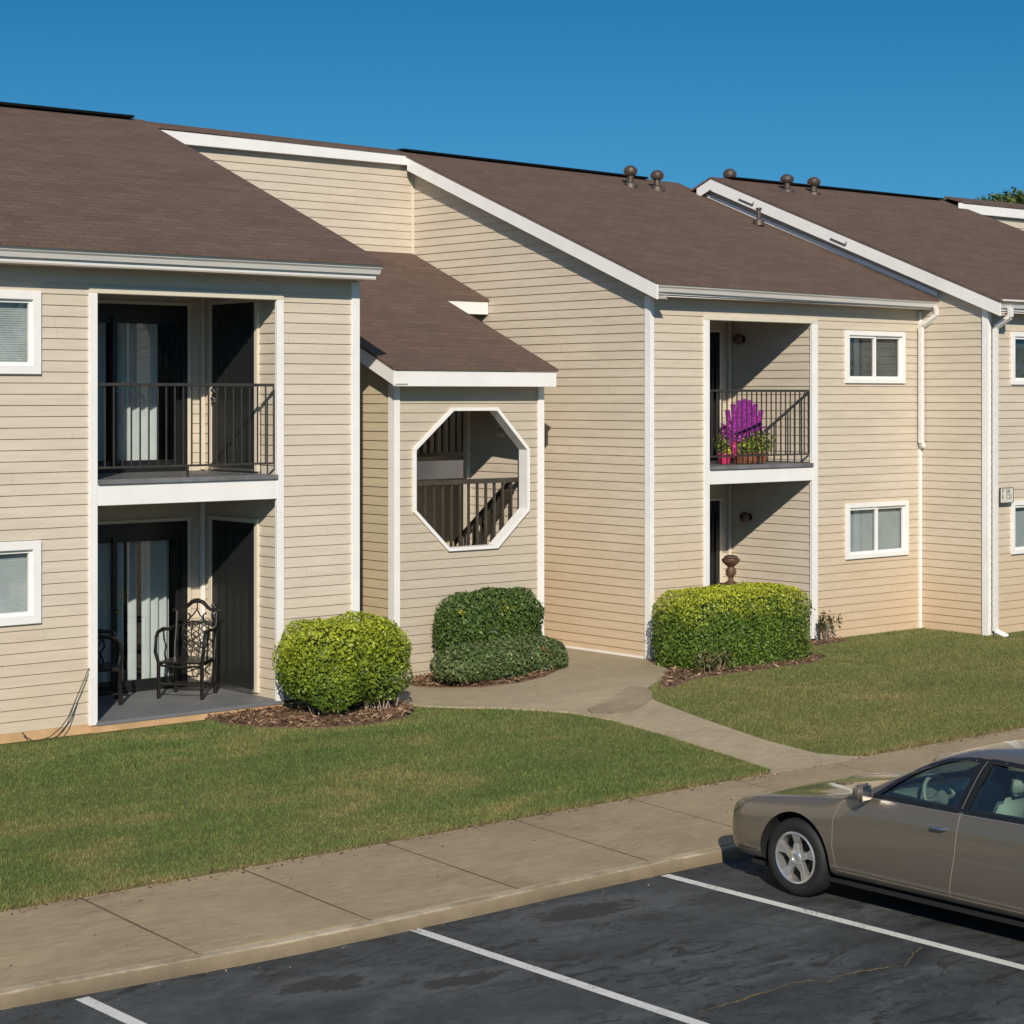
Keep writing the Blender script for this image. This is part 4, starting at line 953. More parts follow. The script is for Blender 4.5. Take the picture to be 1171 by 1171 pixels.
# ------------------------------------------------------------ ornate patio chairs
def make_chair():
    c=empty('patio_chair',(0,0,0))
    def part(n,m,**k): return m.build(n,M['chair'],c,smooth='auto',**k)
    # local: faces +x, seat centre at origin
    m=MB(); m.prism([(-.24,-.25),(.25,-.28),(.25,.28),(-.24,.25)],lambda p,z:(p[0],p[1],z),.41,.435); 
    part('seat',m,bevel=.006)
    m=MB(); m.tube([(.25,-.27,.39),(.25,0,.375),(.25,.27,.39)],.014,6); m.tube([(-.23,-.24,.39),(-.23,.24,.39)],.012,6); m.tube([(.24,-.27,.4),(-.23,-.24,.4)],.012,6); m.tube([(.24,.27,.4),(-.23,.24,.4)],.012,6); part('seat_frame',m)
    for sy in (-1,1):
        m=MB(); m.tube([(.25,sy*.27,0),(.25,sy*.27,.42)],.024,8); part('leg',m)
        m=MB(); m.tube([(-.27,sy*.25,0),(-.24,sy*.25,.42)],.023,8); part('leg',m)
        m=MB(); m.tube([(.25,sy*.27,.42),(.275,sy*.30,.55),(.25,sy*.30,.72),(.20,sy*.295,.78),(.05,sy*.29,.80),(-.10,sy*.28,.78),(-.255,sy*.26,.80)],[.022,.022,.020,.022,.024,.02,.018],8)
        m.tube([(.05,sy*.285,.80),(.07,sy*.27,.68),(.02,sy*.265,.6),(.06,sy*.265,.5),(.03,sy*.262,.43)],.012,6); part('arm',m)
        m=MB(); m.tube([(.25,sy*.27,.13),(-.26,sy*.25,.13)],.012,6); part('stretcher',m)
    m=MB(); m.tube([(.25,-.27,.17),(.25,.27,.17)],.014,6); part('stretcher',m)
    m=MB(); m.tube([(-.26,-.25,.12),(-.26,.25,.12)],.012,6); part('stretcher',m)
    # back frame, lattice and a yoke-shaped crest
    X=lambda z:-.24-.10*(z-.43)/.65
    for sy in (-1,1): m=MB(); m.tube([(X(.42),sy*.25,.42),(X(.6),sy*.255,.6),(X(.8),sy*.25,.8),(X(.98),sy*.255,.98)],.019,8); part('back_frame',m)
    m=MB(); yk=[(-.31,.985),(-.26,1.0),(-.20,.985),(-.14,1.02),(-.07,1.085),(0,1.105),(.07,1.085),(.14,1.02),(.20,.985),(.26,1.0),(.31,.985)]
    m.tube([(X(z),y,z) for y,z in yk],[.016,.022,.02,.022,.026,.03,.026,.022,.02,.022,.016],8); part('crest_rail',m)
    m=MB()
    def br(pts,r=.009): m.tube([(X(z),y,z) for y,z in pts],r,6)
    br([(0,1.09),(0,1.0),(.04,.93),(.12,.86),(.16,.80)]);br([(0,1.0),(-.05,.93),(-.10,.88),(-.15,.80)]);br([(-.25,.78),(-.14,.83),(-.05,.86),(.04,.84),(.12,.86),(.25,.76)],.011)
    br([(-.15,.82),(-.18,.7),(-.14,.58),(-.10,.5),(-.08,.43)]);br([(.15,.82),(.18,.7),(.14,.58),(.10,.5),(.08,.43)])
    for k in range(5):
        z=.50+k*.07; br([(-.15,z),(-.05,z+.06),(.05,z-.01),(.15,z+.06)],.007); br([(-.15,z+.06),(-.05,z-.01),(.05,z+.06),(.15,z)],.007)
    br([(-.04,.85),(-.06,.7),(-.02,.58),(-.05,.44)],.008);br([(.05,.85),(.03,.72),(.07,.6),(.04,.44)],.008)
    br([(-.1,.86),(-.08,.92),(-.11,.95)],.012);br([(.1,.86),(.08,.93),(.12,.96)],.012)
    part('back_lattice',m)
    m=MB()
    m.tube([(-.26,-.22,.33),(-.26,-.1,.25),(-.26,.05,.3),(-.26,.2,.22)],.008,6);m.tube([(-.26,.2,.36),(-.26,.02,.2),(-.26,-.18,.18)],.008,6); part('lower_lattice',m)
    return c
ch=make_chair(); ch.location=(12.58,20.74,.013); ch.rotation_euler=(0,0,math.atan2(-.62,-.78)); tag(ch,'ornate black armchair with high latticed back, on the patio beside the black door','chair')
ch2=copy_tree(ch); ch2.location=(11.50,20.98,.013); ch2.rotation_euler=(0,0,R(-25)); tag(ch2,'black armchair half hidden behind the left porch post on the patio','chair')

# ------------------------------------------------------------ balcony things
pc=empty('purple_chair',(21.83,20.36,DK-.045),R(-140),label='purple fan-backed chair on the right-hand balcony behind the railing',cat='chair')
def P_(n,m,mat='purple',**k): return m.build(n,M[mat],pc,**k)
m=MB()
for k in range(7):
    a=(k-3)*.085; w=.0405; top=.93-.018*(k-3)**2*1.0
    # slat fans out from the seat, reclined toward -x
    y0=(k-3)*.062; y1=(k-3)*.083; X=lambda z:-.12-.33*(z-.3)
    m.hexa([(X(.3),y0-w*.8,.3),(X(.3)+.02,y0-w*.8,.3),(X(.3)+.02,y0+w*.8,.3),(X(.3),y0+w*.8,.3)],[(X(top),y1-w,top),(X(top)+.02,y1-w,top),(X(top)+.02,y1+w,top),(X(top),y1+w,top)])
P_('backrest',m,bevel=.01)
m=MB()
for k in range(5): m.bar((.30-k*.10,-.25,.33-k*.012),(.30-k*.10,.25,.33-k*.012),.085,.02)
P_('seat',m,bevel=.004)
for sy in (-1,1):
    m=MB(); m.box(-.35,.32,sy*.28-.045,sy*.28+.045,.50,.52); P_('arm',m,bevel=.006)
    m=MB(); m.box(.26,.32,sy*.26-.012,sy*.26+.012,0,.50); P_('leg',m); m=MB(); m.bar((.28,sy*.25,.3),(-.42,sy*.25,.02),.025,.09); P_('leg',m)
# pot of pink flowers
fp=empty('flower_pot',(21.05,20.0,DK-.045),label='pink flower pot with magenta and orange blossoms at the left of the balcony',cat='flower pot'); o_=fp.location
m=MB(); m.lathe([(.075,0),(.10,.13),(.108,.13),(.108,.15),(.09,.15),(.09,.12)],18); m.build('pot',M['pinkpot'],fp,smooth='auto')
leafcloud('foliage',M['leafY'],fp,superell((21.03,20.0,DK+.23),(.15,.14,.16),2,.2,.9,None),260,.026,60,off=o_)
leafcloud('blossom',M['flMag'],fp,superell((21.10,19.97,DK+.36),(.12,.12,.22),2,.25,.5,None),420,.017,61,aspect=.9,off=o_)
leafcloud('blossom',M['flPink'],fp,superell((21.17,19.93,DK+.16),(.08,.08,.13),2,.2,.5,None),240,.019,62,aspect=.9,off=o_)
leafcloud('blossom',M['flYel'],fp,superell((21.02,19.9,DK+.13),(.05,.05,.04),2,.2,.8,None),50,.018,63,aspect=.9,off=o_)
pl=empty('planter_box',(21.50,19.92,DK-.045),label='long low terracotta planter full of lime-green foliage on the balcony',cat='planter'); o_=pl.location
m=MB(); m.hexa([(-.25,-.07,0),(.25,-.07,0),(.25,.07,0),(-.25,.07,0)],[(-.29,-.09,.13),(.29,-.09,.13),(.29,.09,.13),(-.29,.09,.13)]); m.box(-.30,.30,-.10,.10,.13,.15)
for k in range(9): m.box(-.26+k*.06,-.235+k*.06,-.097,-.07,.03,.12)
m.build('box',M['tanpot'],pl,bevel=.004)
leafcloud('foliage',M['leafY'],pl,superell((21.50,19.95,DK+.20),(.33,.14,.17),2,.25,.8,None),900,.024,64,off=o_)
leafcloud('foliage',M['leafY'],pl,superell((21.80,20.0,DK+.25),(.26,.13,.22),2,.3,.9,None),620,.024,65,off=o_)
leafcloud('blossom',M['flMag'],pl,superell((21.33,19.95,DK+.33),(.17,.08,.10),2,.3,.8,None),160,.017,66,aspect=.9,off=o_)
# table + urn in lower porch
tb=empty('side_table',(21.5,20.3,.012),label='small round dark table on the lower porch behind the hedge',cat='table')
m=MB(); m.lathe([(.21,.79),(.225,.80),(.225,.82),(.20,.83)],24); m.build('tabletop',M['bronze'],tb,smooth='auto')
m=MB(); m.lathe([(.15,0),(.13,.03),(.03,.06),(.03,.76),(.08,.79)],16); m.build('pedestal',M['bronze'],tb,smooth='auto')
ur=empty('urn',(21.5,20.3,.842),label='brown footed urn with a wide flaring bowl, standing on the porch table',cat='urn')
m=MB(); m.lathe([(.10,0),(.10,.02),(.05,.05),(.045,.09),(.075,.13),(.085,.18),(.06,.23),(.06,.26),(.10,.29),(.15,.33),(.165,.36),(.16,.385),(.12,.39),(.10,.37)],24); m.build('vase',M['bronze'],ur,smooth='auto')
ur.scale=(.82,.82,.95)
for a in (0,3.14159): 
    m=MB(); m.tube([(.07*math.cos(a),0,.12),(.13*math.cos(a),0,.15),(.13*math.cos(a),0,.21),(.07*math.cos(a),0,.24)],.012,6); m.build('handle',M['bronze'],ur)
m=MB(); m.lathe([(.10,.37),(.13,.40),(.11,.425),(.05,.44)],18); m.build('rim_filling',M['vent'],ur)

# ------------------------------------------------------------ cars
def ev(o):
    dg=bpy.context.evaluated_depsgraph_get(); dg.update(); me=bpy.data.meshes.new_from_object(o.evaluated_get(dg)); return me
def tmp(me):
    o=bpy.data.objects.new('tmp',me); COL.objects.link(o); return o
def boolean(me,cut,op='DIFFERENCE'):
    a=tmp(me);b=tmp(cut);md=a.modifiers.new('b','BOOLEAN');md.operation=op;md.solver='EXACT';md.object=b
    r=ev(a); bpy.data.objects.remove(a);bpy.data.objects.remove(b); return r
def car_outer():
    # stations: s, width, zbottom, z shoulder, belt z, then greenhouse: (y,z) for points 6..11
    L=4.98
    st=[]
    def hood(s,w,zb,zlow,zf,zc,inn=0):
        return s,[(0,zb),(.6*w,zb),(.93*w,zb+.03),(w,zlow),(w*1.0,.52),(w*.985,zf-.10),(w*.93,zf-.012),(w*.84,zf+.012),(w*.70,zc-.025),(w*.5,zc-.008),(w*.25,zc),(0,zc+.003)]
    def cab(s,w,zb,zbelt,ye,zr,ztop):
        # ye: half width at roof edge ; zr: height of roof edge ; ztop centre
        yb=w*.925
        return s,[(0,zb),(.6*w,zb),(.94*w,zb+.03),(w,.36),(w*1.0,.56),(w*.985,zbelt-.13),(w*.955,zbelt-.012),(yb,zbelt+.03),((yb*.55+ye*.45),zbelt*.45+zr*.55),(ye,zr),(ye*.62,ztop-.012),(0,ztop)]
    # front end
    st.append(hood(.06,.56,.27,.34,.50,.52)); st.append(hood(.09,.68,.22,.33,.60,.60)); st.append(hood(.15,.79,.20,.33,.665,.66))
    st.append(hood(.28,.885,.19,.33,.72,.72)); st.append(hood(.45,.915,.19,.33,.765,.765)); st.append(hood(.75,.915,.19,.33,.80,.81)); st.append(hood(1.05,.92,.19,.33,.84,.86)); st.append(hood(1.35,.92,.19,.33,.87,.90))
    st.append(cab(1.50,.92,.19,.905,.80,.92,.945)); st.append(cab(1.66,.92,.19,.925,.77,.985,1.03)); st.append(cab(1.90,.92,.19,.935,.71,1.12,1.17)); st.append(cab(2.12,.92,.19,.94,.655,1.235,1.29)); st.append(cab(2.32,.92,.19,.945,.625,1.315,1.375))
    st.append(cab(2.55,.92,.19,.95,.61,1.355,1.42)); st.append(cab(2.9,.92,.19,.955,.605,1.37,1.435)); st.append(cab(3.25,.92,.19,.965,.605,1.355,1.42)); st.append(cab(3.55,.92,.19,.975,.61,1.30,1.36))
    st.append(cab(3.85,.915,.20,.98,.64,1.19,1.23)); st.append(cab(4.12,.905,.20,.985,.70,1.06,1.085)); st.append(cab(4.32,.89,.21,.985,.75,1.0,1.015))
    st.append(hood(4.6,.86,.23,.36,.97,.985)); st.append(hood(4.82,.80,.26,.38,.94,.95)); st.append(hood(4.93,.72,.30,.40,.86,.87)); st.append(hood(4.98,.60,.36,.42,.70,.72))
    vs=[];fs=[];N=12; ring=2*N-2
    for s,p in st:
        for y,z in p: vs.append((y,-s,z))
        for y,z in p[-2:0:-1]: vs.append((-y,-s,z))
    for i in range(len(st)-1):
        for j in range(ring): fs.append((i*ring+j,i*ring+(j+1)%ring,(i+1)*ring+(j+1)%ring,(i+1)*ring+j))
    fs.append(tuple(range(ring-1,-1,-1))); k=(len(st)-1)*ring; fs.append(tuple(k+j for j in range(ring)))
    # quad caps: bridge across
    fs=fs[:-2]
    for base,flip in ((0,1),(k,0)):
        for j in range(N-1):
            a=base+j;b_=base+j+1;c_=base+(ring-j-1)%ring;d_=base+(ring-j)%ring
            q=[a,b_,c_,d_]; q=list(dict.fromkeys(q))
            if len(q)>=3: fs.append(tuple(q[::-1] if flip else q))
    me=bpy.data.meshes.new('c');me.from_pydata(vs,[],fs);me.update()
    bm=bmesh.new();bm.from_mesh(me);bmesh.ops.recalc_face_normals(bm,faces=bm.faces)
    cl=bm.edges.layers.float.new('crease_edge')
    bm.to_mesh(me);bm.free()
    o=tmp(me);md=o.modifiers.new('s','SUBSURF');md.levels=2;md.render_levels=2;r=ev(o);bpy.data.objects.remove(o);return r
def disp(me,d):
    r=me.copy();bm=bmesh.new();bm.from_mesh(r);bm.normal_update()
    for v in bm.verts: v.co-=v.normal*d
    bm.to_mesh(r);bm.free();return r
def prismx(poly,x0,x1):  # poly in (s,z)
    m=MB();m.prism(poly,lambda p,x:(x,-p[0],p[1]),x0,x1); o=m.build('t',M['carwell']);me=o.data.copy();bpy.data.objects.remove(o);return me
def prismz(poly,z0,z1):  # poly in (x,s)
    m=MB();m.prism(poly,lambda p,z:(p[0],-p[1],z),z0,z1); o=m.build('t',M['carwell']);me=o.data.copy();bpy.data.objects.remove(o);return me
def shrink(poly,d):
    poly=ccw(poly);r=poly
    for a,b,c in edges(poly):
        n=math.hypot(a,b); r=clip(r,a/n,b/n,c/n-d)
    return r
def make_car():
    c=empty('parked_car',(0,0,0))
    W1,W2=.98,3.80; RW=.325; AR=.385
    outer=car_outer(); outer.materials.clear(); outer.materials.append(M['paint']); outer.materials.append(M['cartrim']); outer.materials.append(M['carwell'])
    for p in outer.polygons: p.material_index=0; p.use_smooth=True
    cm_=MB(); cs_=[(1.56,.90,.68,.895),(1.75,.985,.63,.92),(2.32,1.265,.53,.935),(2.9,1.36,.525,.94),(3.3,1.325,.52,.95),(3.7,1.17,.54,.955),(4.10,.99,.58,.96)]
    for q,zt,wt,zb_ in cs_:
        h=[(-.80,.30),(.80,.30),(.815,zb_*.9),(.80,min(zb_,zt-.004)),(wt,zt-.002),(wt*.5,zt+.02),(0,zt+.028),(-wt*.5,zt+.02),(-wt,zt-.002),(-.80,min(zb_,zt-.004)),(-.815,zb_*.9)]
        cm_.v+=[(x,-q,z) for x,z in h]
    n_=11
    for i in range(len(cs_)-1):
        for j in range(n_): cm_.f.append((i*n_+j,i*n_+(j+1)%n_,(i+1)*n_+(j+1)%n_,(i+1)*n_+j))
    cm_.f.append(tuple(range(n_-1,-1,-1))); k_=(len(cs_)-1)*n_; cm_.f.append(tuple(k_+j for j in range(n_)))
    co_=cm_.build('t',M['interior']); cav=co_.data.copy(); bpy.data.objects.remove(co_)
    body=boolean(outer,cav)
    for s in (W1,W2):
        m=MB()
        for sx in (-1,1):
            mm=MB(); mm.lathe([(AR,0),(AR,.32)],40,axis='x'); m.add([(sx*(.68+v[0]) if True else 0,v[1]-s,v[2]+RW) for v in mm.v],mm.f)
        o=m.build('t',M['carwell']);cm=o.data.copy();bpy.data.objects.remove(o);body=boolean(body,cm)
    wins=[[(1.80,.972),(2.60,.985),(2.66,1.318),(2.50,1.315),(2.34,1.285),(2.15,1.205),(1.96,1.10)],
          [(2.70,.985),(3.55,1.0),(3.56,1.262),(3.25,1.318),(2.76,1.33)]]
    ws=[(-.66,1.56),(.66,1.56),(.53,2.22),(-.53,2.22)]; rs_=[(-.50,3.60),(.50,3.60),(.62,4.16),(-.62,4.16)]
    cuts=[prismx(w,-1.2,1.2) for w in wins]+[prismz(ws,.85,1.6),prismz(rs_,.9,1.6)]
    for k,cu in enumerate(cuts):
        body=boolean(body,cu)
    doors=[[(1.42,.47),(1.44,.30),(2.55,.30),(2.62,.55),(2.64,.90),(2.695,1.345),(2.5,1.34),(2.3,1.30),(2.1,1.215),(1.9,1.10),(1.62,.955),(1.46,.90),(1.40,.70)],
           [(2.555,.30),(3.40,.30),(3.45,.45),(3.60,.62),(3.70,.80),(3.72,1.22),(3.3,1.34),(2.70,1.345),(2.645,.90),(2.625,.55)]]
    # convex parts only matter for shrink, so cut the seam as a thin ribbon instead
    def ribbon(poly,w,x0,x1):
        m=MB();n=len(poly)
        for i in range(n):
            a=Vector((poly[i][0],poly[i][1]));b=Vector((poly[(i+1)%n][0],poly[(i+1)%n][1]));d=(b-a).normalized();nn=Vector((-d.y,d.x))*w/2
            a2=a-d*w*.4;b2=b+d*w*.4
            m.prism([tuple(a2-nn),tuple(b2-nn),tuple(b2+nn),tuple(a2+nn)],lambda p,x:(x,-p[0],p[1]),x0,x1)
        return m
    bm=bmesh.new();bm.from_mesh(outer);bv=BVHTree.FromBMesh(bm)
    def seam(poly,w=.007,side=-1,depth=.010,step=.03,off=.0012):
        m=MB(); pts=[]
        for a,b in zip(poly,poly[1:]):
            a=Vector(a);b=Vector(b);k=max(1,int((b-a).length/step))
            for j in range(k): pts.append(a.lerp(b,j/k))
        pts.append(Vector(poly[-1])); res=[]
        for p in pts:
            h=bv.ray_cast(Vector((side*2,-p.x,p.y)),Vector((-side,0,0)))
            if h[0]: res.append((h[0]+h[1]*off,h[1]))
        for i,(q,nn) in enumerate(res):
            d=(res[min(i+1,len(res)-1)][0]-res[max(i-1,0)][0]).normalized(); t=d.cross(nn).normalized()*w/2
            m.v+=[tuple(q-t),tuple(q+t)]
        m.f=[(2*i,2*i+1,2*i+3,2*i+2) for i in range(len(res)-1)]
        return m
    def patch(fn,nu,nv,d,off=.003):
        m=MB();ok={}
        for j in range(nv+1):
            for i in range(nu+1):
                o0=fn(i/nu,j/nv); h=bv.ray_cast(Vector(o0),Vector(d))
                if h[0]: ok[i,j]=len(m.v); m.v.append(tuple(h[0]+h[1]*off))
        for j in range(nv):
            for i in range(nu):
                q=[(i,j),(i+1,j),(i+1,j+1),(i,j+1)]
                if all(t in ok for t in q): m.f.append(tuple(ok[t] for t in q))
        return m
    def glass(name,poly,org,d):
        pts=[Vector(p) for p in poly]; nb=len(pts); xs=[p.x for p in pts]; ys=[p.y for p in pts]; inner=[]
        u=min(xs)+.05
        while u<max(xs):
            v=min(ys)+.05
            while v<max(ys):
                if inpoly(u,v,poly) : inner.append(Vector((u,v)))
                v+=.06
            u+=.06
        v2,_,f2,_,_,_=delaunay_2d_cdt(pts+inner,[(i,(i+1)%nb) for i in range(nb)],[],1,1e-5)
        m=MB()
        for p in v2:
            h=bv.ray_cast(Vector(org(p.x,p.y)),Vector(d)); m.v.append(tuple(h[0]-h[1]*.008))
        m.f=[tuple(f) for f in f2]; m.build(name,M['cglass'],c,normals=False,smooth=True)
    for side in (-1,1):
        for wdw in wins: glass('side_window',wdw,lambda u,v:(side*2,-u,v),(-side,0,0))
    glass('windshield',ws,lambda u,v:(u,-v,3),(0,0,-1)); glass('rear_window',rs_,lambda u,v:(u,-v,3),(0,0,-1))
    def bil(c4_):
        return lambda u,v:tuple((c4_[0][k]*(1-u)+c4_[1][k]*u)*(1-v)+(c4_[3][k]*(1-u)+c4_[2][k]*u)*v for k in range(2))
    for side in (-1,1):
        for wdw in wins:
            cxw=sum(p[0] for p in wdw)/len(wdw);czw=sum(p[1] for p in wdw)/len(wdw)
            pp=[(p[0]+(.02 if p[0]>cxw else -.02),p[1]+(.016 if p[1]>czw else -.014)) for p in wdw]
            n=seam(pp+[pp[0]],.048,side,.0,.03); n.v=[tuple(v) for v in n.v]; n.build('window_surround',M['cartrim'],c,normals=False)
        f=bil([(2.60,.965),(2.70,.965),(2.765,1.35),(2.655,1.34)]); m=patch(lambda u,v:(side*2,-f(u,v)[0],f(u,v)[1]),3,12,(-side,0,0),.002); m.build('pillar_cover',M['cartrim'],c,normals=False)
        f2=bil([(side*.42,.535),(side*.80,.565),(side*.87,.66),(side*.46,.615)]); m=patch(lambda u,v:(f2(u,v)[0],2,f2(u,v)[1]),16,6,(0,-1,0),.004); m.build('headlight',M['lens'],c,normals=False,smooth=True)
        f3=bil([(side*.42,.66),(side*.78,.66),(side*.84,.84),(side*.42,.84)]); m=patch(lambda u,v:(f3(u,v)[0],-7,f3(u,v)[1]),12,6,(0,1,0),.004); m.build('tail_light',M['taillens'],c,normals=False,smooth=True)
        m=MB(); hp=[]
        for k in range(30):
            q=.30+k*.042; h=bv.ray_cast(Vector((side*(.62+.10*min(1,k/8)+.02*k/30),-q,3)),Vector((0,0,-1)))
            if h[0]: hp.append(h[0]+h[1]*.0012)
        for p in hp: m.v+=[(p.x-.0035,p.y,p.z),(p.x+.0035,p.y,p.z)]
        m.f=[(2*i,2*i+1,2*i+3,2*i+2) for i in range(len(hp)-1)]; m.build('hood_seam',M['cartrim'],c,normals=False)
        m=seam([(1.60,.93),(1.46,.86),(1.40,.72),(1.40,.50),(1.44,.305)],.006,side); n=seam([(2.655,.955),(2.645,.85),(2.625,.6),(2.57,.305)],.006,side); m.add(n.v,n.f)
        n=seam([(3.72,.97),(3.70,.80),(3.60,.66),(3.46,.48),(3.42,.31)],.006,side); m.add(n.v,n.f)
        n=seam([(1.44,.305),(3.42,.305)],.008,side); m.add(n.v,n.f)
        m.build('door_seam',M['seamglint'],c,normals=False)
        n=seam([(1.62,.936),(1.8,.940),(2.6,.948),(3.7,.970)],.008,side,off=.005); n.build('window_trim',M['alloy2'],c,normals=False)
        n=seam([(1.70,.985),(1.96,1.125),(2.15,1.23),(2.34,1.31),(2.6,1.345),(3.1,1.352),(3.6,1.30),(3.85,1.2)],.010,side) ; n.build('window_trim',M['cartrim'],c,normals=False)
        n=seam([(2.655,.99),(2.715,1.335)],.007,side,off=.006); n.build('pillar_trim',M['alloy2'],c,normals=False)
        n=seam([(.16,.30),(.30,.315),(.55,.33)],.006,side); n.build('bumper_seam',M['cartrim'],c,normals=False)
    # hood and bumper seams seen from the side
    body.materials.clear() if False else None
    o=bpy.data.objects.new('body',body);COL.objects.link(o);o.parent=c
    for p in body.polygons: p.use_smooth=True
    body.set_sharp_from_angle(angle=R(35))
    bm.free()
    # wheels
    for s in (W1,W2):
        for sx in (-1,1):
            ty=MB(); pr=[(.215,-.09),(.245,-.105),(.285,-.108),(.312,-.09),(.325,-.06),(.3255,-.03),(.318,-.027),(.318,-.02),(.3255,-.017),(.3255,.017),(.318,.02),(.318,.027),(.3255,.03),(.325,.06),(.312,.09),(.285,.108),(.245,.105),(.215,.09),(.20,.0)]
            n=56;ty.lathe(pr[:-1],n,axis='x'); ty.f=ty.f[:-2]; k=len(pr)-1
            ty.f+=[(j,(j+1)%n,(k-1)*n+(j+1)%n,(k-1)*n+j) for j in range(n)]
            ctr=Vector((sx*.80,-s,RW)); w=empty('wheel',(0,0,0)) ; bpy.data.objects.remove(w)
            ty.v=[tuple(Vector(v)+ctr) for v in ty.v]; tyre=ty.build('wheel',M['rubber'],c,smooth='auto')
            tyre.name='wheel'
            rm=MB(); rm.lathe([(.216,.085),(.218,.10),(.210,.105),(.198,.10),(.192,.05),(.190,-.08),(.21,-.09)],56,axis='x'); rm.f=rm.f[:-2]
            for q in range(5):
                a=q*2*math.pi/5+.35; ca,sa=math.cos(a),math.sin(a); cs=lambda r,t:(ca*r-sa*t,sa*r+ca*t)
                A=[cs(.045,-.042),cs(.045,.042)];Bp=[cs(.12,-.024),cs(.12,.024)];Cc=[cs(.198,-.050),cs(.198,.050)]
                def ring4(P2,x,t): return [(x,)+P2[0],(x,)+P2[1],(x-t,)+P2[1],(x-t,)+P2[0]]
                rm.hexa(ring4(A,.092,.05),ring4(Bp,.085,.05));rm.hexa(ring4(Bp,.085,.05),ring4(Cc,.096,.05))
            rm.lathe([(.062,.03),(.062,.094),(.05,.10),(.03,.102),(.028,.09),(.0,.09)],24,axis='x')
            rm.v=[(sx*v[0]+ctr.x,v[1]+ctr.y,v[2]+ctr.z) for v in rm.v]; rm.build('rim',M['alloy'],tyre,smooth='auto',bevel=.002)
            bd=MB(); bd.lathe([(.19,-.02),(.19,.0)],40,axis='x'); bd.lathe([(.13,.0),(.13,.02)],30,axis='x'); bd.v=[(sx*v[0]+ctr.x,v[1]+ctr.y,v[2]+ctr.z) for v in bd.v]; bd.build('brake_disc',M['carwell'],tyre)
    # interior
    def seat(x,s):
        m=MB(); X=lambda v:v
        m.hexa([(x-.25,-s-.02,.32),(x+.25,-s-.02,.32),(x+.25,-s+.5,.30),(x-.25,-s+.5,.30)],[(x-.24,-s-.02,.50),(x+.24,-s-.02,.50),(x+.24,-s+.5,.54),(x-.24,-s+.5,.54)])
        m.hexa([(x-.25,-s-.16,.45),(x+.25,-s-.16,.45),(x+.25,-s+.04,.48),(x-.25,-s+.04,.48)],[(x-.20,-s-.34,1.06),(x+.20,-s-.34,1.06),(x+.20,-s-.24,1.07),(x-.20,-s-.24,1.07)])
        st_=m.build('seat',M['seat'],c,bevel=.05,smooth=True)
        m=MB(); m.hexa([(x-.13,-s-.38,1.08),(x+.13,-s-.38,1.08),(x+.13,-s-.28,1.08),(x-.13,-s-.28,1.08)],[(x-.11,-s-.39,1.24),(x+.11,-s-.39,1.24),(x+.11,-s-.31,1.24),(x-.11,-s-.31,1.24)]); m.build('headrest',M['seat'],st_,bevel=.03,smooth=True)
    seat(-.40,2.55);seat(.40,2.55);seat(-.40,3.35);seat(.40,3.35)
    m=MB(); m.hexa([(-.74,-1.60,.5),(.74,-1.60,.5),(.74,-1.95,.5),(-.74,-1.95,.5)],[(-.68,-1.62,.90),(.68,-1.62,.90),(.70,-1.92,.90),(-.70,-1.92,.90)]); m.hexa([(-.66,-1.72,.9),(-.16,-1.72,.9),(-.16,-1.94,.88),(-.66,-1.94,.88)],[(-.62,-1.76,.98),(-.20,-1.76,.98),(-.22,-1.92,.965),(-.60,-1.92,.965)]); m.build('dashboard',M['interior'],c,bevel=.02)
    m=MB(); ce=Vector((-.40,-2.10,.93)); ax=Vector((0,-.90,.42)).normalized(); u=Vector((1,0,0)); v_=ax.cross(u)
    ringp=[ce+(u*math.cos(t)+v_*math.sin(t))*.185 for t in [2*math.pi*i/28 for i in range(28)]]
    m.tube(ringp,.017,8,True); sw=m.build('steering_wheel',M['seat'],c,smooth=True)
    m=MB(); 
    for t in (0,math.pi,math.pi*1.5): m.tube([ce,ce+(u*math.cos(t)+v_*math.sin(t))*.18],.018,6)
    m.tube([ce+ax*-.02,ce+ax*.035],.06,14); m.tube([ce,ce-ax*.2],.025,8); m.build('hub',M['interior'],sw)
    # mirrors, handles, lamps
    for sx in (-1,1):
        m=MB(); pr=[(.0,-.085),(.05,-.08),(.085,-.05),(.095,0),(.085,.045),(.05,.07),(.0,.075)]
        m.hexa([(sx*.89,-1.81,.935),(sx*1.05,-1.81,.925),(sx*1.05,-1.81,1.075),(sx*.91,-1.81,1.085)],[(sx*.89,-1.68,.955),(sx*1.01,-1.68,.95),(sx*1.01,-1.68,1.045),(sx*.91,-1.68,1.05)])
        mi=m.build('mirror',M['paint'],c,bevel=.02,smooth=True)
        m=MB(); m.hexa([(sx*.915,-1.816,.95),(sx*1.03,-1.816,.942),(sx*1.03,-1.816,1.058),(sx*.925,-1.816,1.065)],[(sx*.915,-1.812,.95),(sx*1.03,-1.812,.942),(sx*1.03,-1.812,1.058),(sx*.925,-1.812,1.065)]); m.build('mirror_glass',M['chrome'],mi)
        m=MB(); m.bar((sx*.86,-1.74,.975),(sx*.94,-1.75,.985),.05,.045); m.build('mirror_arm',M['cartrim'],mi)
        for s in (2.40,3.32):
            m=MB(); m.tube([(sx*.902,-s,.815),(sx*.935,-s-.025,.818),(sx*.937,-s-.12,.822),(sx*.905,-s-.15,.824)],.012,8); m.build('door_handle',M['chrome'],c,smooth='auto')
        m=seam([(.075,.585),(.16,.615),(.30,.65),(.42,.675)],.085,sx) if False else MB(); m.hexa([(sx*.62,-.085,.52),(sx*.79,-.20,.54),(sx*.845,-.33,.60),(sx*.70,-.12,.55)],[(sx*.56,-.11,.60),(sx*.74,-.23,.665),(sx*.80,-.37,.70),(sx*.62,-.16,.64)])
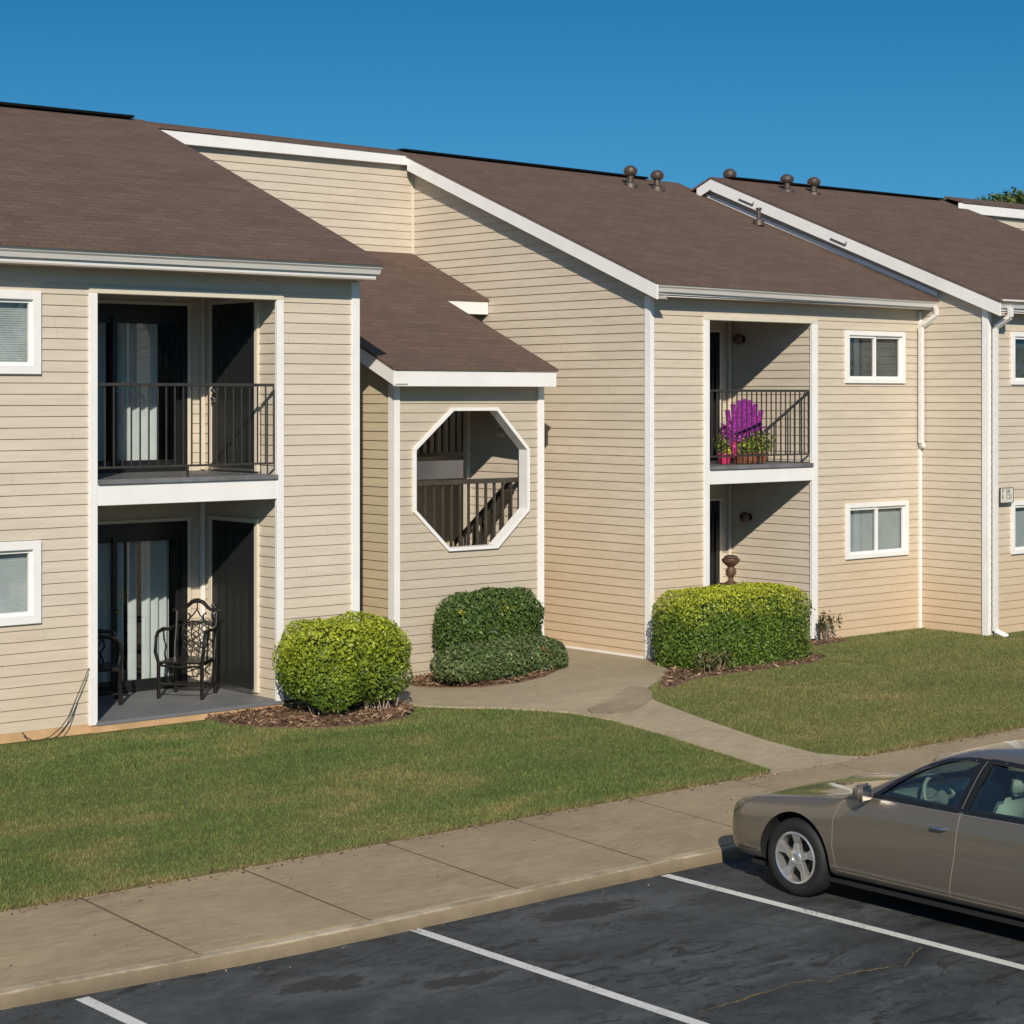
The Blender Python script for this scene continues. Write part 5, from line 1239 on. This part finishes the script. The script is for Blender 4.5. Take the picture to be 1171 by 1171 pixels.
        m=MB(); m.lathe([(.032,0),(.036,.012),(.02,.014)],14); m.v=[(sx*.70+v[0]*.6,-.055+v[2]*1.5-.085,.36+v[1]) for v in m.v]; m.build('fog_lamp',M['lens'],c)
    m=MB(); m.box(-.33,.33,.0,.02,.44,.53); 
    m.v=[(v[0],v[1]-.015,v[2]) for v in m.v]; m.build('grille',M['cartrim'],c,bevel=.008)
    m=MB(); m.tube([(.2,-1.60,.955),(-.1,-1.58,.96),(-.5,-1.60,.955)],.008,6); m.tube([(.55,-1.60,.955),(.3,-1.58,.965),(.0,-1.60,.965)],.008,6); m.build('wiper',M['cartrim'],c)
    m=MB(); m.box(-.8,.8,-4.6,-.4,.17,.21); m.build('underbody',M['carwell'],c)
    return c
car=make_car(); car.location=(13.60,12.24,-.6); tag(car,'bronze-brown four-door sedan with alloy wheels, parked nose-in at the kerb','car')
car2=copy_tree(car); car2.location=(16.55,12.40,-.6); tag(car2,'pale beige sedan just visible over the roof of the bronze one','car')
for o in [car2]+list(car2.children_recursive):
    if o.type=='MESH':
        for i,s_ in enumerate(o.material_slots):
            if s_.material==M['paint']: s_.link='OBJECT'; s_.material=M['paint2']

# ------------------------------------------------------------ light, world, camera
LD=Vector((.76,1,-.68)).normalized()   # direction the sunlight travels
sun=bpy.data.lights.new('sun','SUN'); sun.energy=4.2; sun.angle=R(.5); sun.color=(1,.90,.76)
so=bpy.data.objects.new('sun',sun); COL.objects.link(so); so.rotation_euler=LD.to_track_quat('-Z','Y').to_euler(); so.location=(0,0,30)
elev=math.asin(-LD.z); az=math.atan2(-LD.x,-LD.y)
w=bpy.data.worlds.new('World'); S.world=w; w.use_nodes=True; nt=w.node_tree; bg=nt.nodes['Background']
sk=nt.nodes.new('ShaderNodeTexSky'); sk.sky_type='NISHITA'; sk.sun_disc=False; sk.sun_elevation=elev; sk.sun_rotation=az; sk.altitude=300; sk.air_density=1.0; sk.dust_density=.3; sk.ozone_density=3.0
tc=nt.nodes.new('ShaderNodeTexCoord'); mp=nt.nodes.new('ShaderNodeMapping'); mp.inputs['Location'].default_value=(0,0,.22)
nt.links.new(tc.outputs['Generated'],mp.inputs[0]); nz=nt.nodes.new('ShaderNodeVectorMath'); nz.operation='NORMALIZE'; nt.links.new(mp.outputs[0],nz.inputs[0]); nt.links.new(nz.outputs[0],sk.inputs[0])
hs=nt.nodes.new('ShaderNodeHueSaturation'); hs.inputs['Saturation'].default_value=1.05; nt.links.new(sk.outputs[0],hs.inputs['Color'])
sx_=nt.nodes.new('ShaderNodeSeparateXYZ'); nt.links.new(tc.outputs['Generated'],sx_.inputs[0])
tint=ramp(nt,sx_.outputs[2],[(0,(.44,.72,.67)),(.07,(.27,.65,.66)),(.20,(.10,.49,.59)),(.36,(.13,.45,.56)),(.62,(1.05,.94,.83)),(1,(1.35,1.05,.80))])  # overhead sky warmed by hand to give the shadows a neutral fill
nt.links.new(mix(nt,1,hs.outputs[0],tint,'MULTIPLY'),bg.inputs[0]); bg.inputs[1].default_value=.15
cam=bpy.data.cameras.new('camera'); co=bpy.data.objects.new('camera',cam); COL.objects.link(co); S.camera=co
co.location=(0,0,3.6); co.rotation_euler=(R(90),0,-math.atan2(.6484,.7613)); cam.sensor_width=36; cam.lens=36*2295/1171; cam.shift_y=-133.5/1171; cam.clip_end=2000; cam.clip_start=.1
S.view_settings.view_transform='Standard'; S.view_settings.look='None'; S.view_settings.exposure=.12; S.view_settings.gamma=1
